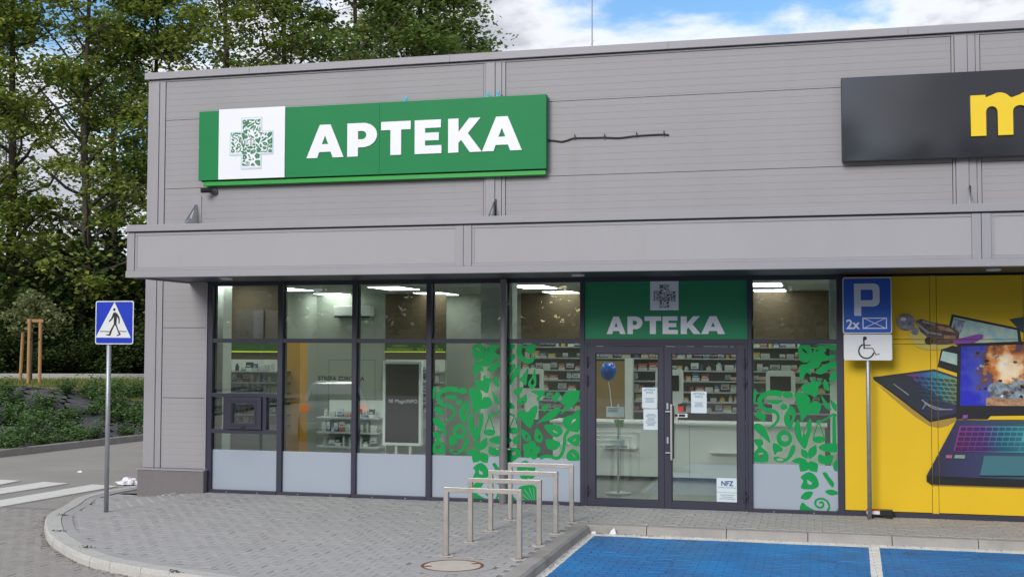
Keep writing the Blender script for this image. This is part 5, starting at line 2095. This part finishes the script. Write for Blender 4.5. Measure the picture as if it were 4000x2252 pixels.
def ring_mesh(r0, r1, z0, z1, n=48):
    b = MB()
    cs = [(math.cos(2 * math.pi * k_ / n), math.sin(2 * math.pi * k_ / n)) for k_ in range(n)]
    for i in range(n):
        a, c = cs[i], cs[(i + 1) % n]
        q = lambda r_, d, z: (r_ * d[0], r_ * d[1], z)
        b.quad(q(r0, a, z1), q(r1, a, z1), q(r1, c, z1), q(r0, c, z1))
        b.quad(q(r1, a, z1), q(r1, a, z0), q(r1, c, z0), q(r1, c, z1))
        b.quad(q(r0, a, z0), q(r0, a, z1), q(r0, c, z1), q(r0, c, z0))
    return b


ring_mesh(.335, .455, -.05, .003).build('concrete_ring', m_pav_i, t, True)
ring_mesh(.308, .334, -.05, .006).build('iron_rim', m_rust, t, True)
b = MB()
b.loft([[(.303 * math.cos(a), .303 * math.sin(a), z) for a in [2 * math.pi * k_ / 48 for k_ in range(48)]] for z in (-.05, .005)])
b.build('lid', m_mhc, t, True, bevel=.004)
for a in (math.radians(205), math.radians(38)):
    c_ = Vector((math.cos(a), math.sin(a), 0))
    b = MB()
    b.loft([[(c_.x * .265 + q[0], c_.y * .265 + q[1], z) for q in ell(0, 0, .055, .03, 12, a)] for z in (.0, .0065)])
    b.build('rust_patch', m_rust, t, True)
b = MB()
b.loft([[(.462 * math.cos(a), .462 * math.sin(a), z) for a in [2 * math.pi * k_ / 48 for k_ in range(48)]] for z in (-.05, -.004)])
b.build('bed', m_joint, t, True)

# pedestrian crossing sign
CX, CYY = -9.675, -2.327
t = thing('crossing_sign', (CX, CYY, zs(CX, CYY)), 'blue square pedestrian crossing sign with walking figure on a grey post', 'road sign')
MB().tube([(0, 0, -.1), (0, 0, 2.9)], .032, 14).build('post', m_galv, t, True, smooth=True)
b = MB()
x0, x1, z0, z1 = -.19, .41, 2.335, 2.94
plate = MB().prism(rrect(x0, x1, z0, z1, .03), -.050, -.044).build('plate', m_swhite, t, True)
for z in (2.5, 2.8):
    MB().box(-.06, .06, -.044, .04, z - .012, z + .012).build('clamp', m_galv, t, True)
link('blue_face', fill2d('blue_face', [rrect(x0 + .014, x1 - .014, z0 + .014, z1 - .014, .022)], -.0505, .0008), m_blue, plate, True)
TR = lambda a, c: (x0 + (a - 740) / 308 * .6, z1 - (c - 228) / 322 * .605)
link('triangle', fill2d('triangle', [[TR(893, 236), TR(1029, 502), TR(744, 500)]], -.0515, .0006), m_swhite, plate, True)
fig = [ell(*TR(893, 293), .019, .021, 16),
       [TR(*q) for q in ((884, 317), (900, 312), (918, 322), (936, 352), (938, 372), (936, 398), (928, 398), (928, 366), (916, 346), (912, 400), (932, 452), (950, 478), (944, 482), (916, 490), (914, 484), (932, 476),
                         (906, 414), (898, 408), (888, 428), (878, 448), (866, 482), (860, 488), (828, 482), (830, 476), (852, 476), (866, 440), (890, 400), (890, 346), (876, 368), (853, 386), (849, 378), (868, 358))]]
for lp in fig:
    link('figure', fill2d('figure', [lp], -.0523, .0006), m_black, plate, True)
for a0, a1 in ((779, 862), (934, 997)):
    link('road_line', fill2d('road_line', [[TR(a0, 451), TR(a1, 453), TR(a1, 459), TR(a0, 457)]], -.0521, .0006), m_black, plate, True)

# disabled parking sign
PX, PY = .615, -.262
t = thing('parking_sign', (PX, PY, 0), 'blue parking sign for two bays with white wheelchair plate on a thin post', 'road sign')
MB().tube([(0, 0, -.05), (0, 0, 3.2)], .029, 14).build('post', m_galv, t, True, smooth=True)
QX = lambda v: (v - 522) / 288.5 / 3.627
pz = lambda v: 3.252 - (v - 120) / 3.627 / 288.5
plate = MB().prism(rrect(QX(183), QX(850), pz(912), pz(120), .03), -.046, -.040).build('plate', m_swhite, t, True)
link('blue_face', fill2d('blue_face', [rrect(QX(195), QX(838), pz(900), pz(132), .022)], -.0465, .0008), m_blue2, plate, True)
arcp2 = lambda cx_, cz_, r_, a0, a1: [(cx_ + r_ * math.cos(math.radians(a0 + (a1 - a0) * k_ / 6)), cz_ + r_ * math.sin(math.radians(a0 + (a1 - a0) * k_ / 6))) for k_ in range(7)]
u_ = 1 / 288.5 / 3.627
Pl = [(QX(340), pz(662)), (QX(340), pz(205))] + arcp2(QX(608), pz(285), 80 * u_, 90, 0) + arcp2(QX(608), pz(450), 80 * u_, 0, -90) + [(QX(436), pz(530)), (QX(436), pz(662))]
Ph = [(QX(432), pz(440)), (QX(432), pz(292)), (QX(580), pz(292)), (QX(596), pz(308)), (QX(596), pz(424)), (QX(580), pz(440))]
link('letter', fill2d('letter', [Pl, Ph], -.0476, .0006), m_swhite, plate, True)
link('writing', text_mesh('2x', .185 * .98, QX(228), pz(846), -.0478, align='LEFT', bold=.004, sx_=.95), m_swhite, plate, True)
R0, R1, Z0, Z1 = QX(452), QX(784), pz(846), pz(688)
ln = .014
b = MB()
for q in ((R0, R1, Z1 - ln, Z1), (R0, R1, Z0, Z0 + ln), (R0, R0 + ln, Z0, Z1), (R1 - ln, R1, Z0, Z1)):
    b.box(q[0], q[1], -.0482, -.0474, q[2], q[3])
b.bar((R0, -.048, Z0), (R1, -.048, Z1), .0008, .009)
b.bar((R0, -.0484, Z1), (R1, -.0484, Z0), .0008, .009)
b.build('envelope_symbol', m_swhite, plate, True)
pl2 = MB().prism(rrect(QX(192), QX(850), pz(1290), pz(925), .025), -.046, -.040).build('plate', m_swhite, t, True)
wl = [ell(QX(482), pz(980), .026, .026, 16)]
wl.append(stroke([(QX(466), pz(985)), (QX(472), pz(1130))], .020, smooth=False))
wl.append(stroke([(QX(474), pz(1078)), (QX(560), pz(1078))], .014, smooth=False))
wl.append(stroke([(QX(466), pz(1122)), (QX(585), pz(1122)), (QX(632), pz(1215)), (QX(678), pz(1198))], .014, smooth=False))
arc = [(QX(500) + .098 * math.cos(math.radians(a)), pz(1160) + .098 * math.sin(math.radians(a))) for a in range(115, 350, 9)]
wl.append(stroke(arc, .020, smooth=False))
for k_, lp in enumerate(wl):
    link('wheelchair_symbol', fill2d('wheelchair_symbol', [lp], -.0466 - k_ * .0002, .0006), m_black, pl2, True)
for z in (2.3, 2.7, 3.05):
    MB().box(-.055, .055, -.040, .035, z - .012, z + .012).build('clamp', m_galv, t, True)

# box lying against the wall behind the post
t = thing('black_box', (.75, -.12, 0), 'small black box with red and white label on the ground behind the parking sign post', 'box')
MB().box(-.17, .17, -.05, .05, .03, .115).build('case', m_black, t, True, bevel=.006)
MB().box(-.17, -.0, -.0545, -.0505, .055, .112).build('label_strip', m_swhite, t, True)
MB().box(-.17, -.0, -.0565, -.0548, .098, .112).build('red_strip', pm('red sticker', (.62, .02, .025)), t, True)
for x in (-.12, .12):
    MB().box(x - .045, x + .045, -.045, .045, .003, .0295).build('foot', m_black, t, True)

# surveillance camera
t = thing('security_camera', (-9.33, -.002, 4.75), 'small dark surveillance camera on the wall below the left end of the green sign', 'camera')
MB().tube([(0, 0, -.0), (0, -.04, 0)], .055, 16).build('mount', pm('camera grey', (.10, .10, .11), rough=.4), t, True)
MB().tube([(0, -.04, 0), (-.04, -.09, .01)], [.045, .035], 14).build('joint_ball', pm('camera grey', (.10, .10, .11)), t, True)
MB().tube([(-.01, -.08, .012), (-.14, -.19, .0)], .038, 14).build('camera_body', m_black, t, True)
# loose cable on the wall
cp = [P(1700 + a / 1.12, c / 1.12, -.012) for a, c in ((480, 613), (520, 616), (555, 620), (585, 612), (610, 605), (700, 603), (740, 602), (800, 604), (840, 600), (880, 595), (960, 590), (1000, 589), (1022, 591))]
t = thing('loose_cable', cp[0], 'loose black cable clipped to the wall right of the green sign', 'cable')
MB().tube(cro([tuple(p) for p in cp], 4, False), .013, 7).build('cord', m_cable, t)
for i in (4, 6, 9, 11):
    p = cp[i]
    MB().bar((p.x, -.028, p.z - .02), (p.x + .006, -.028, p.z + .055), .012, .012).build('clip', m_cable, t)
# lightning rod on the roof
p = P(2313, 190, 2.0)
t = thing('lightning_rod', (p.x, 2.0, 6.53), 'thin lightning rod standing on the roof edge against the sky', 'lightning rod')
MB().tube([(0, 0, 0), (0, 0, 1.0), (0, 0, 2.3)], [.012, .010, .006], 6).build('rod', m_galv, t, True)
MB().tube([(0, 0, 0), (0, 0, .08)], .12, 12).build('base', m_concrete, t, True)
MB().bar((-.04, 0, .72), (.03, 0, .80), .012, .012).build('clamp', m_galv, t, True)


# litter
def crumple(name, loc, size, label, cat, seed, mat=m_litter):
    rs_ = np.random.RandomState(seed)
    bm = bmesh.new()
    bmesh.ops.create_icosphere(bm, subdivisions=3, radius=1)
    for v in bm.verts:
        r_ = 1 + .35 * math.sin(v.co.x * 5 + seed) * math.sin(v.co.y * 6 + 1) + rs_.normal() * .12
        v.co = Vector((v.co.x * size[0] * r_, v.co.y * size[1] * r_, max(-.1, v.co.z) * size[2] * r_))
    me = bpy.data.meshes.new(name)
    bm.to_mesh(me)
    bm.free()
    o = link(name, me, mat)
    o.location = loc
    return tag(o, label, cat)


p = G(500, 1890, ROAD)
crumple('plastic_bag', (p.x, p.y, ROAD + .012), (.17, .10, .085), 'crumpled white plastic bag on the road beside the building corner', 'bag', 3)
p = G(2404, 2076, ROAD)
t = MB()
t.loft([[(-.045, 0, 0), (.05, -.01, 0), (.045, .03, 0), (-.03, .035, 0)], [(-.02, .01, .05), (.02, .0, .085), (.03, .012, .06), (-.005, .02, .03)]])
o = t.build('paper_scrap', m_litter)
o.location = (p.x, -1.84, ROAD + .003)
tag(o, 'folded scrap of white paper standing at the foot of the kerb', 'litter')
p = G(2312, 2068, ROAD)
o = MB().loft([[(-.03, -.02, 0), (.03, -.02, 0), (.03, .02, 0), (-.03, .02, 0)], [(-.028, -.012, .03), (.025, -.015, .034), (.02, .015, .028), (-.02, .015, .03)]]).build('paper_scrap', m_litter)
o.location = (-2.86, -1.86, ROAD + .003)
tag(o, 'small white scrap of paper in the corner of the kerb', 'litter')
o = MB().bar((-9.82, -.60, .012), (-9.77, -.30, .012), .018, .012).build('white_stick', m_litter)
tag(o, 'thin white stick lying on the pavement in front of the plinth', 'litter')
p = G(315, 1840, ROAD)
o = MB().loft([[(-.05, -.04, 0), (.05, -.03, 0), (.04, .04, 0), (-.04, .03, 0)], [(-.04, -.03, .02), (.03, -.02, .03), (.02, .03, .02), (-.02, .02, .03)]]).build('paper_scrap', m_litter)
o.location = (p.x, p.y, ROAD - .012)
tag(o, 'tiny white scrap of paper lying alone on the road behind the crossing', 'litter')
# sand and leaf crumbs along the foot of the kerbs
rs = np.random.RandomState(17)
pts = [(x_, -1.80 - abs(rs.normal()) * .035, ROAD + .004) for x_ in np.r_[rs.uniform(-2.9, -2.0, 120), rs.uniform(-2.9, 4, 110)]]
pts += [(-2.91 + abs(rs.normal()) * .03, y_, ROAD + .004) for y_ in rs.uniform(-6.5, -1.8, 140)]
for _ in range(420):
    p, n_ = along(rs.uniform(2.5, 11))
    o_ = -.02 - abs(rs.normal()) * .07
    pts.append((p[0] + n_[0] * o_, p[1] + n_[1] * o_, ROAD + .004))
V, F = leaves(np.array(pts), .022, rs, up=.8, aspect=.7)
V[:, 2] = np.maximum(V[:, 2], ROAD + .002)
tag(link('kerb_litter', np_mesh('kerb_litter', V, F), pm('brown crumbs', (.10, .065, .035), rough=1, rand='island', col2=(.24, .17, .10))), 'brown leaf crumbs and sand along the foot of the kerbs', 'litter', kind='stuff')
# weeds in the kerb joints
rs = np.random.RandomState(8)
for (a, c), nm in (((610, 985), 'where the kerb curves most'), ((640, 815), 'near the foot of the crossing sign'), ((880, 1155), 'on the front part of the curved kerb'), ((1800, 1405), 'at the lower end of the curved kerb')):
    p = G(a / 2.627, 1700 + c / 2.627, .0)
    C = np.array([[p.x, p.y, zs(p.x, p.y) + .012]]) + rs.normal(size=(26, 3)) * np.array([.045, .02, .006])
    V, F = leaves(C, .035, rs, up=.5, aspect=.5)
    V[:, 2] = np.maximum(V[:, 2], zs(p.x, p.y) + .0055)
    tag(link('weed', np_mesh('weed', V, F), pm('weed leaf', (.05, .06, .02), rough=.8, rand='island', col2=(.10, .085, .04))), 'small weed tuft in the kerb joint ' + nm, 'weed', 'weeds in the kerb')

# ------------------------------------------------------------------ parked hatchback mirrored in the second window
CARX, CARY = -11.75, -10.6
t = thing('parked_car', (CARX, CARY, ROAD - .014), 'silver white hatchback with red tail lamps, seen mirrored in the shop window', 'car', rz=math.radians(-22.7))


def section(yv, w, zb_, zsill, zbelt, zt, wt_):
    return [(-w * .9, yv, zb_), (w * .9, yv, zb_), (w, yv, zsill), (w * .97, yv, zbelt), (wt_, yv, zt - .05), (wt_ * .8, yv, zt), (-wt_ * .8, yv, zt), (-wt_, yv, zt - .05), (-w * .97, yv, zbelt), (-w, yv, zsill)]


secs = [section(0.0, .80, .3, .5, .85, .9, .74), section(-.08, .86, .25, .5, .93, 1.0, .78), section(-.42, .87, .22, .5, .95, 1.44, .60), section(-1.2, .88, .2, .5, .95, 1.5, .62),
        section(-2.2, .88, .2, .5, .93, 1.46, .60), section(-2.95, .88, .2, .5, .92, .98, .78), section(-3.7, .85, .22, .5, .80, .84, .72), section(-3.98, .74, .3, .5, .66, .7, .6)]
MB().loft(secs).build('body', m_carw, t, True, bevel=.03, smooth=True)
b = MB()
b.quad((-.66, -.085, 1.03), (.66, -.085, 1.03), (.53, -.40, 1.385), (-.53, -.40, 1.385))
b.build('rear_window', m_carg, t, True)
for sx_ in (-1, 1):
    b = MB()
    b.quad((sx_ * .86, -.6, 1.0), (sx_ * .86, -2.5, .99), (sx_ * .66, -2.1, 1.38), (sx_ * .66, -.75, 1.40))
    o = b.build('side_window', m_carg, t, True)
    MB().box(min(sx_ * .6, sx_ * .84), max(sx_ * .6, sx_ * .84), -.12, .015, .76, .94).build('tail_lamp', m_carr, t, True, bevel=.03)
    for yv in (-.75, -3.25):
        w_ = MB().tube([(sx_ * .68, yv, .31), (sx_ * .90, yv, .31)], .31, 22).build('wheel', m_black, t, True, bevel=.02)
        MB().tube([(sx_ * .895, yv, .31), (sx_ * .91, yv, .31)], .2, 16).build('rim', m_galv, w_, True)
MB().box(-.80, .80, -.05, .05, .32, .50).build('bumper', m_carw, t, True, bevel=.03)
MB().box(-.27, .27, .048, .056, .56, .67).build('number_plate', m_swhite, t, True)
MB().tube([(0, -.75, 1.49), (0, -.95, 1.66)], .006, 5).build('aerial', m_black, t, True)
print('goods', NG[0], 'objects', len(bpy.data.objects), 'tris', sum(len(o.data.polygons) for o in bpy.data.objects if o.type == 'MESH'))
